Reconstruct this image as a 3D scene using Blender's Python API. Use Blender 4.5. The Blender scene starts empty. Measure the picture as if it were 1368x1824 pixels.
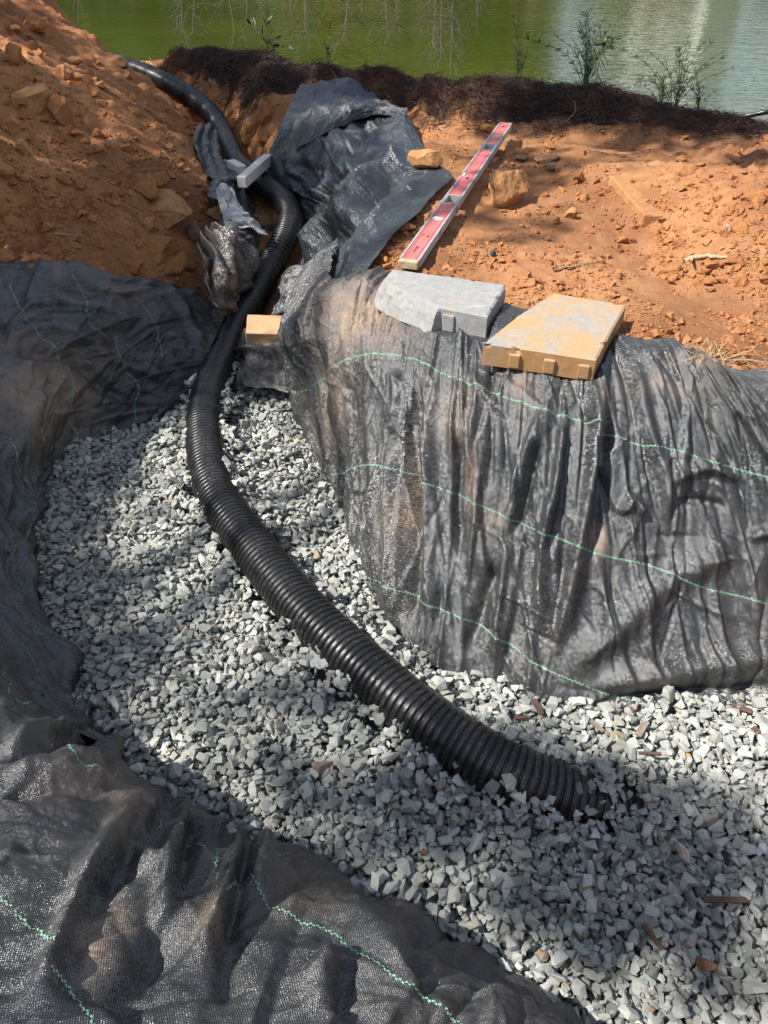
import bpy, bmesh, math, random
import numpy as np
from mathutils import Vector, Matrix

random.seed(7)
rng = np.random.default_rng(11)
R = math.radians
SC = bpy.context.scene
COL = SC.collection

# ------------------------------------------------------------------ camera, sky, sun, exposure
CAM_Z, PITCH, FPX = 1.37, 40.0, 1300.0
cam_d = bpy.data.cameras.new('camera')
cam = bpy.data.objects.new('camera', cam_d)
COL.objects.link(cam)
cam.location = (0, 0, CAM_Z)
cam.rotation_euler = (R(90 - PITCH), 0, 0)
cam_d.sensor_fit = 'VERTICAL'
cam_d.sensor_height = 24.0
cam_d.lens = 24.0 * FPX / 1824.0
cam_d.clip_start = 0.02
cam_d.clip_end = 600
SC.camera = cam

SUN = np.array([-0.60, -0.16, 0.78]); SUN /= np.linalg.norm(SUN)
world = bpy.data.worlds.new('World')
SC.world = world
world.use_nodes = True
wn = world.node_tree
bg = wn.nodes['Background']
sky = wn.nodes.new('ShaderNodeTexSky')
sky.sky_type = 'NISHITA'
sky.sun_disc = False
sky.sun_elevation = math.asin(SUN[2])
sky.sun_rotation = math.atan2(SUN[0], SUN[1])
sky.air_density = 1.0
sky.dust_density = 0.2
sky.altitude = 0
sky.ozone_density = 4.0
tcn = wn.nodes.new('ShaderNodeTexCoord')
mpn = wn.nodes.new('ShaderNodeMapping'); mpn.inputs['Scale'].default_value = (1.0, 1.0, 2.4); mpn.inputs['Location'].default_value = (7.7, 2.2, 5.1)
cln = wn.nodes.new('ShaderNodeTexNoise'); cln.inputs['Scale'].default_value = 2.1; cln.inputs['Detail'].default_value = 7.0; cln.inputs['Roughness'].default_value = 0.58
crn = wn.nodes.new('ShaderNodeMapRange'); crn.inputs[1].default_value = 0.44; crn.inputs[2].default_value = 0.62; crn.inputs[3].default_value = 0.0; crn.inputs[4].default_value = 0.6
mxn = wn.nodes.new('ShaderNodeMix'); mxn.data_type = 'RGBA'; mxn.inputs[7].default_value = (14.0, 14.6, 15.6, 1)   # broken white cloud over the whole sky
wn.links.new(tcn.outputs['Generated'], mpn.inputs[0]); wn.links.new(mpn.outputs[0], cln.inputs['Vector']); wn.links.new(cln.outputs[0], crn.inputs[0])
wn.links.new(crn.outputs[0], mxn.inputs[0]); wn.links.new(sky.outputs[0], mxn.inputs[6]); wn.links.new(mxn.outputs[2], bg.inputs[0])
bg.inputs[1].default_value = 0.064
sun_d = bpy.data.lights.new('sun', 'SUN')
sun_d.energy = 5.0
sun_d.angle = R(0.55)
sun_d.color = (1.0, 0.95, 0.87)
sun_o = bpy.data.objects.new('sun', sun_d)
COL.objects.link(sun_o)
sun_o.rotation_euler = Vector(SUN).to_track_quat('Z', 'Y').to_euler()
SC.view_settings.view_transform = 'Standard'
SC.view_settings.look = 'None'
SC.view_settings.exposure = 0.95
SC.view_settings.gamma = 1.0
SC.view_settings.use_curve_mapping = False

# ------------------------------------------------------------------ geometry helpers
SP, CP = math.sin(R(PITCH)), math.cos(R(PITCH))

def WD(px, py, d):                      # survey point: direction + distance along the view axis
    u, v = (px - 684) / FPX, (912 - py) / FPX
    return np.array([u * d, d * (CP + v * SP), CAM_Z + d * (v * CP - SP)])

def W(px, py, z):                       # survey point: direction + height above the gravel
    v = (912 - py) / FPX
    return WD(px, py, (CAM_Z - z) / (SP - v * CP))

def proj(P):
    P = np.asarray(P, float)
    x, y, z = P[..., 0], P[..., 1], P[..., 2] - CAM_Z
    d = y * CP - z * SP
    up = y * SP + z * CP
    d = np.where(d < 0.02, 0.02, d)
    return 684 + FPX * x / d, 912 - FPX * up / d, d

_perm = rng.permutation(512).astype(np.int64)
_perm = np.concatenate([_perm, _perm])
_g3 = rng.normal(size=(512, 3)); _g3 /= np.linalg.norm(_g3, axis=1)[:, None]

def perlin(p):
    p = np.asarray(p, float)
    sh = p.shape[:-1]
    p = p.reshape(-1, 3)
    i = np.floor(p).astype(np.int64); f = p - i
    w = f * f * f * (f * (f * 6 - 15) + 10)
    out = np.zeros(len(p))
    for dx in (0, 1):
        wx = w[:, 0] if dx else 1 - w[:, 0]
        for dy in (0, 1):
            wy = w[:, 1] if dy else 1 - w[:, 1]
            for dz in (0, 1):
                wz = w[:, 2] if dz else 1 - w[:, 2]
                h = _perm[(_perm[(_perm[(i[:, 0] + dx) & 511] + i[:, 1] + dy) & 511] + i[:, 2] + dz) & 511]
                g = _g3[h]
                dot = g[:, 0] * (f[:, 0] - dx) + g[:, 1] * (f[:, 1] - dy) + g[:, 2] * (f[:, 2] - dz)
                out += wx * wy * wz * dot
    return out.reshape(sh)

def fbm(p, scale, octs=4, gain=0.5, seed=0.0):
    a, s, t = 1.0, 1.0 / scale, 0
    for k in range(octs):
        t = t + a * perlin(np.asarray(p) * s + 17.3 * k + seed)
        a *= gain; s *= 2.03
    return t

def ridged(p, scale, octs=3, gain=0.5, seed=0.0):     # sharp creases at 1
    a, s, t, n = 1.0, 1.0 / scale, 0, 0
    for k in range(octs):
        t = t + a * (1 - np.abs(perlin(np.asarray(p) * s + 31.7 * k + seed)) * 2.2)
        n += a; a *= gain; s *= 1.9
    return t / n

def xyz(a, b, c=None):
    c = np.zeros_like(a) if c is None else c
    return np.stack([a, b, c], -1)

def mesh_obj(name, V, F, mat=None, parent=None, smooth=False, attrs=None, uv=None, matidx=None):
    V = np.ascontiguousarray(V, dtype=np.float32).reshape(-1, 3)
    me = bpy.data.meshes.new(name)
    if isinstance(F, np.ndarray):
        k = F.shape[1]
        me.vertices.add(len(V)); me.vertices.foreach_set('co', V.ravel())
        me.loops.add(F.size); me.loops.foreach_set('vertex_index', F.astype(np.int32).ravel())
        me.polygons.add(len(F))
        me.polygons.foreach_set('loop_start', np.arange(0, F.size, k, dtype=np.int32))
        me.polygons.foreach_set('loop_total', np.full(len(F), k, dtype=np.int32))
        me.update(calc_edges=True)
    else:
        me.from_pydata([tuple(map(float, v)) for v in V], [], [tuple(map(int, f)) for f in F])
    if uv is not None:
        lay = me.uv_layers.new(name='UVMap')
        li = np.empty(len(me.loops), dtype=np.int32); me.loops.foreach_get('vertex_index', li)
        lay.data.foreach_set('uv', np.ascontiguousarray(uv.reshape(-1, 2)[li], dtype=np.float32).ravel())
    for an, av in (attrs or {}).items():
        at = me.attributes.new(an, 'FLOAT', 'POINT')
        at.data.foreach_set('value', np.ascontiguousarray(av, dtype=np.float32).ravel())
    me.polygons.foreach_set('use_smooth', np.full(len(me.polygons), bool(smooth)))
    for m in (mat if isinstance(mat, (list, tuple)) else [mat]):
        if m is not None:
            me.materials.append(m)
    if matidx is not None:
        me.polygons.foreach_set('material_index', np.asarray(matidx, dtype=np.int32))
    me.update()
    o = bpy.data.objects.new(name, me)
    COL.objects.link(o)
    if parent is not None:
        o.parent = parent
    return o

def grid_faces(nr, nc, closed=False):
    i, j = np.meshgrid(np.arange(nr - 1), np.arange(nc if closed else nc - 1), indexing='ij')
    j2 = (j + 1) % nc
    return np.stack([i * nc + j, i * nc + j2, (i + 1) * nc + j2, (i + 1) * nc + j], -1).reshape(-1, 4)

def tag(o, label=None, cat=None, group=None, kind=None):
    if label: o['label'] = label
    if cat: o['category'] = cat
    if group: o['group'] = group
    if kind: o['kind'] = kind
    return o

def empty(name, loc=(0, 0, 0), rot=(0, 0, 0)):
    o = bpy.data.objects.new(name, None)
    o.empty_display_size = 0.05
    o.location = loc; o.rotation_euler = rot
    COL.objects.link(o)
    return o

def crom(P, n, t_out=None):             # smooth curve through points, n samples
    P = np.asarray(P, float)
    if len(P) == 2:
        t = np.linspace(0, 1, n)[:, None]
        return P[0] * (1 - t) + P[1] * t
    seg = np.sqrt(np.linalg.norm(np.diff(P, axis=0), axis=1)) + 1e-6
    t = np.concatenate([[0], np.cumsum(seg)])
    m = np.zeros_like(P)
    h = np.diff(t)[:, None]; dl = np.diff(P, axis=0) / h
    m[1:-1] = (dl[:-1] * h[1:] + dl[1:] * h[:-1]) / (h[1:] + h[:-1])
    m[0] = dl[0]; m[-1] = dl[-1]
    q = np.linspace(0, t[-1], n) if t_out is None else t_out * t[-1]
    k = np.clip(np.searchsorted(t, q, side='right') - 1, 0, len(P) - 2)
    hh = h[k]; s = ((q - t[k])[:, None]) / hh
    return ((2 * s**3 - 3 * s**2 + 1) * P[k] + (s**3 - 2 * s**2 + s) * hh * m[k]
            + (-2 * s**3 + 3 * s**2) * P[k + 1] + (s**3 - s**2) * hh * m[k + 1])

def crom_even(P, n):                    # evenly spaced by length
    Q = crom(P, max(n * 4, 200))
    L = np.concatenate([[0], np.cumsum(np.linalg.norm(np.diff(Q, axis=0), axis=1))])
    s = np.linspace(0, L[-1], n)
    return np.stack([np.interp(s, L, Q[:, k]) for k in range(Q.shape[1])], -1)

def tube(path, rad, sides=6):           # returns verts, quad faces of a tube along a path
    path = np.asarray(path, float); n = len(path)
    rad = np.broadcast_to(np.asarray(rad, float), (n,))
    T = np.gradient(path, axis=0); T /= np.linalg.norm(T, axis=1)[:, None] + 1e-12
    up = np.array([0.13, 0.21, 0.97])
    A = np.cross(T, up); A /= np.linalg.norm(A, axis=1)[:, None] + 1e-12
    B = np.cross(A, T)
    th = np.linspace(0, 2 * math.pi, sides, endpoint=False)
    V = path[:, None] + rad[:, None, None] * (np.cos(th)[None, :, None] * A[:, None] + np.sin(th)[None, :, None] * B[:, None])
    return V.reshape(-1, 3), grid_faces(n, sides, True)

class MB:                               # collects quads and triangles for one mesh
    def __init__(s): s.V, s.F, s.n = [], [], 0
    def add(s, V, F):
        V = np.asarray(V, float).reshape(-1, 3)
        s.F += [tuple(int(i) + s.n for i in f) for f in F]
        s.V.append(V); s.n += len(V)
    def box(s, lo, hi, M=None):
        x0, y0, z0 = lo; x1, y1, z1 = hi
        V = np.array([[x0, y0, z0], [x1, y0, z0], [x1, y1, z0], [x0, y1, z0], [x0, y0, z1], [x1, y0, z1], [x1, y1, z1], [x0, y1, z1]], float)
        if M is not None: V = V @ np.array(M.to_3x3()).T + np.array(M.translation)
        s.add(V, [(0, 3, 2, 1), (4, 5, 6, 7), (0, 1, 5, 4), (1, 2, 6, 5), (2, 3, 7, 6), (3, 0, 4, 7)])
    def tube(s, path, rad, sides=5):
        V, F = tube(path, rad, sides); s.add(V, F)
    def build(s, name, mat, parent=None, smooth=False):
        return mesh_obj(name, np.concatenate(s.V), s.F, mat, parent, smooth)

def bevel(o, w, seg=2):
    b = o.modifiers.new('bevel', 'BEVEL'); b.width = w; b.segments = seg; b.limit_method = 'ANGLE'; b.angle_limit = R(40)
    return o

# ------------------------------------------------------------------ materials
class NT:
    def __init__(s, name):
        s.m = bpy.data.materials.new(name); s.m.use_nodes = True
        s.t = s.m.node_tree; s.b = s.t.nodes['Principled BSDF']
    def n(s, typ, ins=None, **kw):
        nd = s.t.nodes.new(typ)
        for k, v in kw.items(): setattr(nd, k, v)
        for k, v in (ins or {}).items():
            if isinstance(v, bpy.types.NodeSocket): s.t.links.new(v, nd.inputs[k])
            else: nd.inputs[k].default_value = v
        return nd
    def math(s, op, a, b=None, c=None, clamp=False):
        ins = {0: a}
        if b is not None: ins[1] = b
        if c is not None: ins[2] = c
        nd = s.n('ShaderNodeMath', ins, operation=op); nd.use_clamp = clamp
        return nd.outputs[0]
    def noise(s, scale, detail=4, rough=0.55, vec=None, dist=0.0, out=0):
        ins = {'Scale': scale, 'Detail': detail, 'Roughness': rough, 'Distortion': dist}
        if vec is not None: ins['Vector'] = vec
        return s.n('ShaderNodeTexNoise', ins).outputs[out]
    def ramp(s, fac, stops, interp='LINEAR'):
        nd = s.n('ShaderNodeValToRGB', {0: fac})
        cr = nd.color_ramp; cr.interpolation = interp
        while len(cr.elements) < len(stops): cr.elements.new(0.5)
        for e, (p, c) in zip(cr.elements, stops):
            e.position = p; e.color = (*c, 1) if len(c) == 3 else c
        return nd.outputs[0]
    def rng(s, v, a, b, c, d):
        return s.n('ShaderNodeMapRange', {0: v, 1: a, 2: b, 3: c, 4: d}).outputs[0]
    def mix(s, fac, a, b, blend='MIX'):
        nd = s.n('ShaderNodeMix', data_type='RGBA', blend_type=blend)
        for k, v in ((0, fac), (6, a), (7, b)):
            if isinstance(v, bpy.types.NodeSocket): s.t.links.new(v, nd.inputs[k])
            else: nd.inputs[k].default_value = ((*v, 1) if isinstance(v, tuple) and len(v) == 3 else v)
        return nd.outputs[2]
    def attr(s, name): return s.n('ShaderNodeAttribute', attribute_name=name).outputs['Fac']
    def obj(s): return s.n('ShaderNodeTexCoord').outputs['Object']
    def geo(s): return s.n('ShaderNodeNewGeometry').outputs['Position']
    def set(s, **kw):
        for k, v in kw.items():
            k = k.replace('_', ' ')
            if isinstance(v, bpy.types.NodeSocket): s.t.links.new(v, s.b.inputs[k])
            else: s.b.inputs[k].default_value = ((*v, 1) if isinstance(v, tuple) and len(v) == 3 else v)
    def bump(s, h, strength=0.5, dist=0.01, normal=None):
        ins = {'Height': h, 'Strength': strength, 'Distance': dist}
        if normal is not None: ins['Normal'] = normal
        return s.n('ShaderNodeBump', ins).outputs[0]

def mat_soil(name, warm=1.0, mulch=False):
    k = NT(name); p = k.geo()
    big = k.noise(2.3, 5, 0.6, p); mid = k.noise(14, 5, 0.65, p); fine = k.noise(120, 4, 0.7, p)
    c = k.ramp(big, [(0.30, (0.250, 0.090, 0.030)), (0.52, (0.395, 0.166, 0.064)), (0.72, (0.480, 0.245, 0.108))])
    c = k.mix(k.rng(mid, 0.35, 0.7, 0.0, 0.5), c, (0.52, 0.285, 0.135))
    c = k.mix(k.rng(fine, 0.3, 0.6, 0.45, 0.0), c, (0.20, 0.085, 0.036))
    if mulch:
        xx_ = k.n('ShaderNodeSeparateXYZ', {0: p}).outputs[0]
        c = k.mix(k.rng(xx_, -.45, .1, 0.0, .55), c, k.mix(k.rng(mid, .3, .7, 0, 1), (0.25, 0.120, 0.055), (0.40, 0.215, 0.108)))
        yy = k.n('ShaderNodeSeparateXYZ', {0: p}).outputs[1]
        c = k.mix(k.rng(yy, 30, 34, 0, 1), c, (0.06, 0.085, 0.025))   # grass on the far bank
        f = k.attr('mulch')
        c = k.mix(f, c, (0.030, 0.017, 0.012))
        d = k.attr('damp')
        c = k.mix(k.math('MULTIPLY', k.rng(d, .25, .9, 0, 1), 0.85), c, (0.19, 0.085, 0.040))
    h = k.math('ADD', k.noise(60, 6, 0.7, p), k.math('MULTIPLY', k.noise(260, 4, 0.7, p), 0.5))
    k.set(Base_Color=c, Roughness=0.93, Normal=k.bump(h, 0.7, 0.012))
    k.b.inputs['Specular IOR Level'].default_value = 0.15
    return k.m

def mat_fabric(name, pale=0.0, cell=0.0023, rough=0.27, blue=0.0):
    k = NT(name)
    uv = k.n('ShaderNodeUVMap', uv_map='UVMap').outputs[0]
    sc = k.n('ShaderNodeVectorMath', {0: uv, 'Scale': 1.0 / cell}, operation='SCALE').outputs[0]
    xs = k.n('ShaderNodeSeparateXYZ', {0: sc})
    X, Y = xs.outputs[0], xs.outputs[1]
    sx = k.math('SINE', k.math('MULTIPLY', X, math.pi)); sy = k.math('SINE', k.math('MULTIPLY', Y, math.pi))
    weave = k.math('MULTIPLY', sx, sy)
    fl = k.n('ShaderNodeVectorMath', {0: sc}, operation='FLOOR').outputs[0]
    wnz = k.n('ShaderNodeTexWhiteNoise', {0: fl}, noise_dimensions='3D')
    p = k.geo()
    big = k.noise(5, 5, 0.65, p); mid = k.noise(28, 5, 0.7, p); fine = k.noise(300, 3, 0.7, p)
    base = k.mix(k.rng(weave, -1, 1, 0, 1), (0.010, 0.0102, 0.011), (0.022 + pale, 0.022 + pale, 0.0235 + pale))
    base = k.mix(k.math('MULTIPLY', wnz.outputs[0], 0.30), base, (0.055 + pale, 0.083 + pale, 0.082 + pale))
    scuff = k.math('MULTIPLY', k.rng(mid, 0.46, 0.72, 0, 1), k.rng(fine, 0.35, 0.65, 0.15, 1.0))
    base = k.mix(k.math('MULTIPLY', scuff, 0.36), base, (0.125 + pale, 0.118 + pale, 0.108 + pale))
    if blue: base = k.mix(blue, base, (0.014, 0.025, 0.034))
    d = k.math('MULTIPLY', k.attr('dust'), k.rng(k.math('ADD', k.math('MULTIPLY', mid, 0.7), k.math('MULTIPLY', fine, 0.4)), 0.36, 0.72, 0.0, 1.0), clamp=True)
    base = k.mix(d, base, (0.33, 0.225, 0.14))
    rg = k.math('ADD', k.math('ADD', k.math('MULTIPLY', wnz.outputs[0], 0.14), k.rng(big, 0.3, 0.7, rough - 0.08, rough + 0.14)), k.math('MULTIPLY', d, 0.5), clamp=True)
    jit = k.n('ShaderNodeVectorMath', {0: wnz.outputs[1], 1: (0.5, 0.5, 0.5)}, operation='SUBTRACT').outputs[0]
    jit = k.n('ShaderNodeVectorMath', {0: jit, 'Scale': 0.64}, operation='SCALE').outputs[0]
    h = k.math('ADD', k.math('MULTIPLY', weave, 0.00040), k.math('ADD', k.math('MULTIPLY', k.noise(60, 5, 0.7, p), 0.0012), k.math('MULTIPLY', k.math('ABSOLUTE', k.math('SUBTRACT', k.noise(26, 3, 0.55, p, 1.2), 0.5)), -0.0022)))
    bn = k.bump(h, 0.9, 1.0)
    nn = k.n('ShaderNodeVectorMath', {0: bn, 1: jit}, operation='ADD').outputs[0]
    nn = k.n('ShaderNodeVectorMath', {0: nn}, operation='NORMALIZE').outputs[0]
    k.set(Base_Color=base, Roughness=rg, Normal=nn)
    k.b.inputs['Specular IOR Level'].default_value = 1.0
    k.b.inputs['Specular Tint'].default_value = (0.98, 0.97, 1.0, 1)
    return k.m

def mat_simple(name, col, rough=0.6, var=0.25, scale=30, bump=0.3, bscale=120, bdist=0.004, col2=None, spec=0.4, metal=0.0):
    k = NT(name); p = k.obj()
    f = k.noise(scale, 5, 0.65, p)
    c = k.mix(k.rng(f, 0.3, 0.7, 0, 1), tuple(x * (1 - var) for x in col), col2 or tuple(min(1, x * (1 + var)) for x in col))
    k.set(Base_Color=c, Roughness=rough, Metallic=metal, Normal=k.bump(k.noise(bscale, 4, 0.65, p), bump, bdist))
    k.b.inputs['Specular IOR Level'].default_value = spec
    return k.m

def mat_stone():
    k = NT('crushed_rock'); p = k.geo()
    r = k.attr('rnd'); r2 = k.attr('hue')
    c = k.ramp(r, [(0.0, (0.130, 0.136, 0.122)), (0.3, (0.275, 0.288, 0.260)), (0.65, (0.415, 0.425, 0.388)), (0.92, (0.55, 0.55, 0.505)), (1.0, (0.68, 0.67, 0.62))])
    c = k.mix(k.rng(r2, 0.80, 0.97, 0, 0.75), c, (0.28, 0.255, 0.185))
    c = k.mix(k.rng(r2, 0.9955, 0.9965, 0, 0.8), c, (0.36, 0.21, 0.12))
    c = k.mix(k.rng(k.noise(260, 4, 0.7, p), 0.35, 0.7, 0.40, 0.0), c, (0.12, 0.13, 0.128))
    c = k.mix(k.rng(k.noise(45, 3, 0.6, p), 0.45, 0.75, 0.0, 0.35), c, (0.50, 0.49, 0.44))
    k.set(Base_Color=c, Roughness=0.85, Normal=k.bump(k.noise(420, 5, 0.7, p), 0.45, 0.0022))
    k.b.inputs['Specular IOR Level'].default_value = 0.3
    return k.m

def mat_clod(name, a, b):
    k = NT(name); p = k.geo()
    f = k.noise(22, 6, 0.7, p)
    c = k.mix(k.rng(f, 0.32, 0.68, 0, 1), a, b)
    c = k.mix(k.rng(k.noise(160, 4, 0.7, p), 0.3, 0.55, 0.5, 0), c, tuple(x * 0.5 for x in a))
    k.set(Base_Color=c, Roughness=0.94, Normal=k.bump(k.math('ADD', k.noise(70, 6, 0.7, p), k.math('MULTIPLY', k.noise(300, 3, 0.7, p), 0.4)), 0.7, 0.010))
    k.b.inputs['Specular IOR Level'].default_value = 0.12
    return k.m

def mat_pipe():
    k = NT('black_polyethylene'); p = k.geo()
    f = k.noise(9, 5, 0.65, p); g = k.noise(160, 4, 0.7, p)
    c = k.mix(k.rng(f, 0.45, 0.75, 0, 0.5), (0.0075, 0.008, 0.0095), (0.030, 0.028, 0.027))
    c = k.mix(k.math('MULTIPLY', k.rng(g, 0.52, 0.68, 0, 0.6), k.rng(f, 0.38, 0.66, 0.15, 1)), c, (0.16, 0.14, 0.12))
    k.set(Base_Color=c, Roughness=k.rng(k.noise(30, 4, 0.6, p), 0.3, 0.7, 0.24, 0.44), Normal=k.bump(g, 0.18, 0.002))
    k.b.inputs['Specular IOR Level'].default_value = 0.5
    return k.m

def mat_water():
    k = NT('green_pond_water'); p = k.geo()
    mp = k.n('ShaderNodeMapping', {'Vector': p, 'Scale': (1.0, 2.1, 1.0)}).outputs[0]
    h = k.math('ADD', k.math('ADD', k.math('MULTIPLY', k.noise(5.5, 2, 0.5, mp, 0.2), 0.0050), k.math('MULTIPLY', k.noise(2.6, 3, 0.5, mp, 0.5), 0.0085)), k.math('MULTIPLY', k.noise(11, 3, 0.5, mp, 0.3), 0.0018))
    big = k.noise(0.35, 3, 0.5, p)
    xs = k.n('ShaderNodeSeparateXYZ', {0: p})
    c = k.ramp(big, [(0.35, (0.040, 0.053, 0.008)), (0.7, (0.062, 0.075, 0.011))])
    k.set(Base_Color=c, Roughness=0.03, IOR=1.333, Normal=k.bump(h, 1.0, 1.0))
    return k.m

def mat_concrete(name, grey, stain, amount):
    k = NT(name); p = k.obj()
    n1 = k.noise(7, 6, 0.65, p, 0.6); n2 = k.noise(40, 5, 0.7, p); n3 = k.noise(260, 4, 0.7, p)
    c = k.mix(k.rng(n2, 0.3, 0.7, 0, 1), tuple(x * 0.80 for x in grey), tuple(x * 1.12 for x in grey))
    c = k.mix(k.rng(n3, 0.58, 0.72, 0, 0.45), c, tuple(x * 0.55 for x in grey))
    st = k.math('ADD', n1, k.math('MULTIPLY', n2, 0.35))
    c = k.mix(k.rng(st, 0.80 - amount * 0.45, 1.02 - amount * 0.45, 0, 0.92), c, stain)
    sm = k.n('ShaderNodeMapping', {'Vector': p, 'Rotation': (0, 0, 0.7), 'Scale': (7, 60, 7)}).outputs[0]
    c = k.mix(k.rng(k.noise(1.0, 3, 0.6, sm), 0.62, 0.72, 0, 0.5), c, (0.50, 0.50, 0.48))
    if amount > .4:                     # dried clay smeared over the sides
        gz = k.n('ShaderNodeSeparateXYZ', {0: k.n('ShaderNodeTexCoord').outputs['Normal']}).outputs[2]
        side = k.rng(gz, 0.5, 0.8, 1, 0)
        c = k.mix(k.math('MULTIPLY', side, k.rng(n1, 0.25, 0.5, 0.5, 0.95)), c, (0.36, 0.195, 0.075))
    c = k.mix(k.rng(k.noise(700, 2, 0.6, p), 0.55, 0.7, 0, 0.4), c, (0.12, 0.115, 0.105))
    k.set(Base_Color=c, Roughness=0.9, Normal=k.bump(k.math('ADD', k.math('ADD', n3, n2), k.noise(600, 3, 0.7, p)), 0.6, 0.004))
    k.b.inputs['Specular IOR Level'].default_value = 0.25
    return k.m

M = {}
M['soil'] = mat_soil('red_clay_soil', mulch=True)
M['crumb'] = mat_soil('red_clay_crumbs')
M['fabric'] = mat_fabric('woven_black_fabric')
M['fabric_near'] = mat_fabric('lit_dusty_black_fabric', pale=0.010, cell=0.0015, rough=0.27)  # base colour lifted for the stronger light on the near bank, besides its dust
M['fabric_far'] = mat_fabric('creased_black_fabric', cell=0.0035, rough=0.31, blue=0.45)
M['fabric_pale'] = mat_fabric('pale_grey_fabric', pale=0.36, cell=0.004, rough=0.5)  # much paler grey base than the other sheets
M['thread'] = mat_simple('green_marker_yarn', (0.21, 0.43, 0.29), 0.7, 0.3, 200, 0.2)
M['thread_dim'] = mat_simple('dull_green_yarn', (0.06, 0.13, 0.11), 0.7, 0.3, 200, 0.2)
M['stone'] = mat_stone()
M['pipe'] = mat_pipe()
M['water'] = mat_water()
M['clod'] = mat_clod('clay_clod', (0.28, 0.112, 0.042), (0.42, 0.198, 0.082))
M['tan'] = mat_clod('tan_rock', (0.34, 0.155, 0.062), (0.50, 0.275, 0.125))
M['tan_pebble'] = mat_clod('dull_tan_pebble', (0.27, 0.20, 0.13), (0.42, 0.33, 0.23))
M['quartz'] = mat_clod('pale_quartz', (0.50, 0.42, 0.34), (0.62, 0.56, 0.50))
M['brownrock'] = mat_clod('brown_rock', (0.20, 0.105, 0.06), (0.36, 0.22, 0.13))
M['paver_grey'] = mat_concrete('grey_concrete', (0.31, 0.308, 0.295), (0.42, 0.30, 0.18), 0.10)
M['paver_tan'] = mat_concrete('clay_stained_concrete', (0.33, 0.325, 0.31), (0.44, 0.285, 0.135), 0.60)
M['brick'] = mat_simple('tan_brick', (0.46, 0.27, 0.15), 0.85, 0.2, 20, 0.3, 150, 0.003)
M['block'] = mat_simple('pale_block', (0.70, 0.66, 0.57), 0.85, 0.10, 60, 0.4, 160, 0.003)
M['mulch'] = mat_simple('bark_fibre', (0.036, 0.020, 0.015), 0.8, 0.5, 9, 0.2, col2=(0.095, 0.052, 0.038))
M['wood'] = mat_simple('weathered_wood', (0.21, 0.16, 0.12), 0.85, 0.35, 18, 0.5)
M['bark'] = mat_simple('tree_bark', (0.16, 0.12, 0.09), 0.9, 0.35, 12, 0.6, 40, 0.02)
M['twig'] = mat_simple('grey_twig', (0.10, 0.085, 0.07), 0.8, 0.4, 8, 0.1)
M['redwood'] = mat_simple('red_bark_chip', (0.095, 0.055, 0.040), 0.85, 0.35, 60, 0.5)
M['straw'] = mat_simple('dry_straw', (0.36, 0.26, 0.15), 0.8, 0.25, 30, 0.2)
M['leaf'] = mat_simple('green_leaf', (0.070, 0.105, 0.035), 0.55, 0.4, 6, 0.1)
M['leaf_pale'] = mat_simple('pale_green_leaf', (0.16, 0.18, 0.06), 0.55, 0.3, 6, 0.1)
M['leaf_dark'] = mat_simple('dark_leaf', (0.035, 0.060, 0.022), 0.5, 0.4, 3, 0.1)
M['alu'] = mat_simple('scuffed_aluminium', (0.40, 0.40, 0.41), 0.5, 0.25, 25, 0.15, 200, 0.001, metal=0.35)
M['red'] = mat_simple('faded_red_paint', (0.56, 0.115, 0.11), 0.45, 0.12, 10, 0.1, 200, 0.001, col2=(0.58, 0.165, 0.15))
M['redline'] = mat_simple('dark_red_line', (0.34, 0.03, 0.045), 0.5, 0.1)
M['ink'] = mat_simple('black_ink', (0.03, 0.025, 0.03), 0.6, 0.1)
M['endcap'] = mat_simple('dirty_end_cap', (0.36, 0.29, 0.18), 0.8, 0.35, 30, 0.3)
M['vial'] = mat_simple('green_vial', (0.40, 0.58, 0.42), 0.15, 0.1)
M['clear'] = mat_simple('frosted_vial_housing', (0.42, 0.50, 0.43), 0.3, 0.1)
M['pouch'] = mat_simple('dark_pebble', (0.035, 0.036, 0.04), 0.6, 0.3)
M['white'] = mat_simple('white_wall_paint', (0.82, 0.82, 0.80), 0.6, 0.03)
M['roofing'] = mat_simple('grey_roof_tiles', (0.16, 0.15, 0.15), 0.8, 0.2)
M['glass'] = mat_simple('dark_window_glass', (0.02, 0.025, 0.03), 0.05, 0.1)

# ------------------------------------------------------------------ plan of the site
# rim of the lined pit: the two banks, as columns (back edge, crest, base)
BLOCK = [  # right bank, from the trench round to the right
    (np.array([-.16, 2.55, .46]), np.array([-.27, 2.46, .40]), np.array([-.33, 2.46, -.02])),
    (W(600, 505, .53), W(510, 590, .41), W(517, 712, .00)),
    (W(655, 487, .56), W(573, 556, .515), W(545, 785, .00)),
    (W(700, 490, .56), W(640, 556, .54), W(600, 885, .00)),
    (W(770, 505, .56), W(700, 590, .54), W(650, 1030, .00)),
    (W(850, 530, .56), W(780, 625, .54), W(720, 1150, .00)),
    (W(930, 555, .56), W(880, 655, .54), W(850, 1200, .00)),
    (W(1020, 575, .56), W(980, 680, .54), W(1035, 1262, .00)),
    (W(1115, 604, .555), W(1120, 672, .54), W(1240, 1262, .00)),
    (W(1215, 620, .555), W(1240, 690, .53), W(1368, 1245, .00)),
    (W(1290, 662, .555), W(1350, 712, .53), W(1470, 1242, .00)),
    (W(1370, 672, .555), W(1470, 730, .53), W(1620, 1245, .00)),
]
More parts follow.
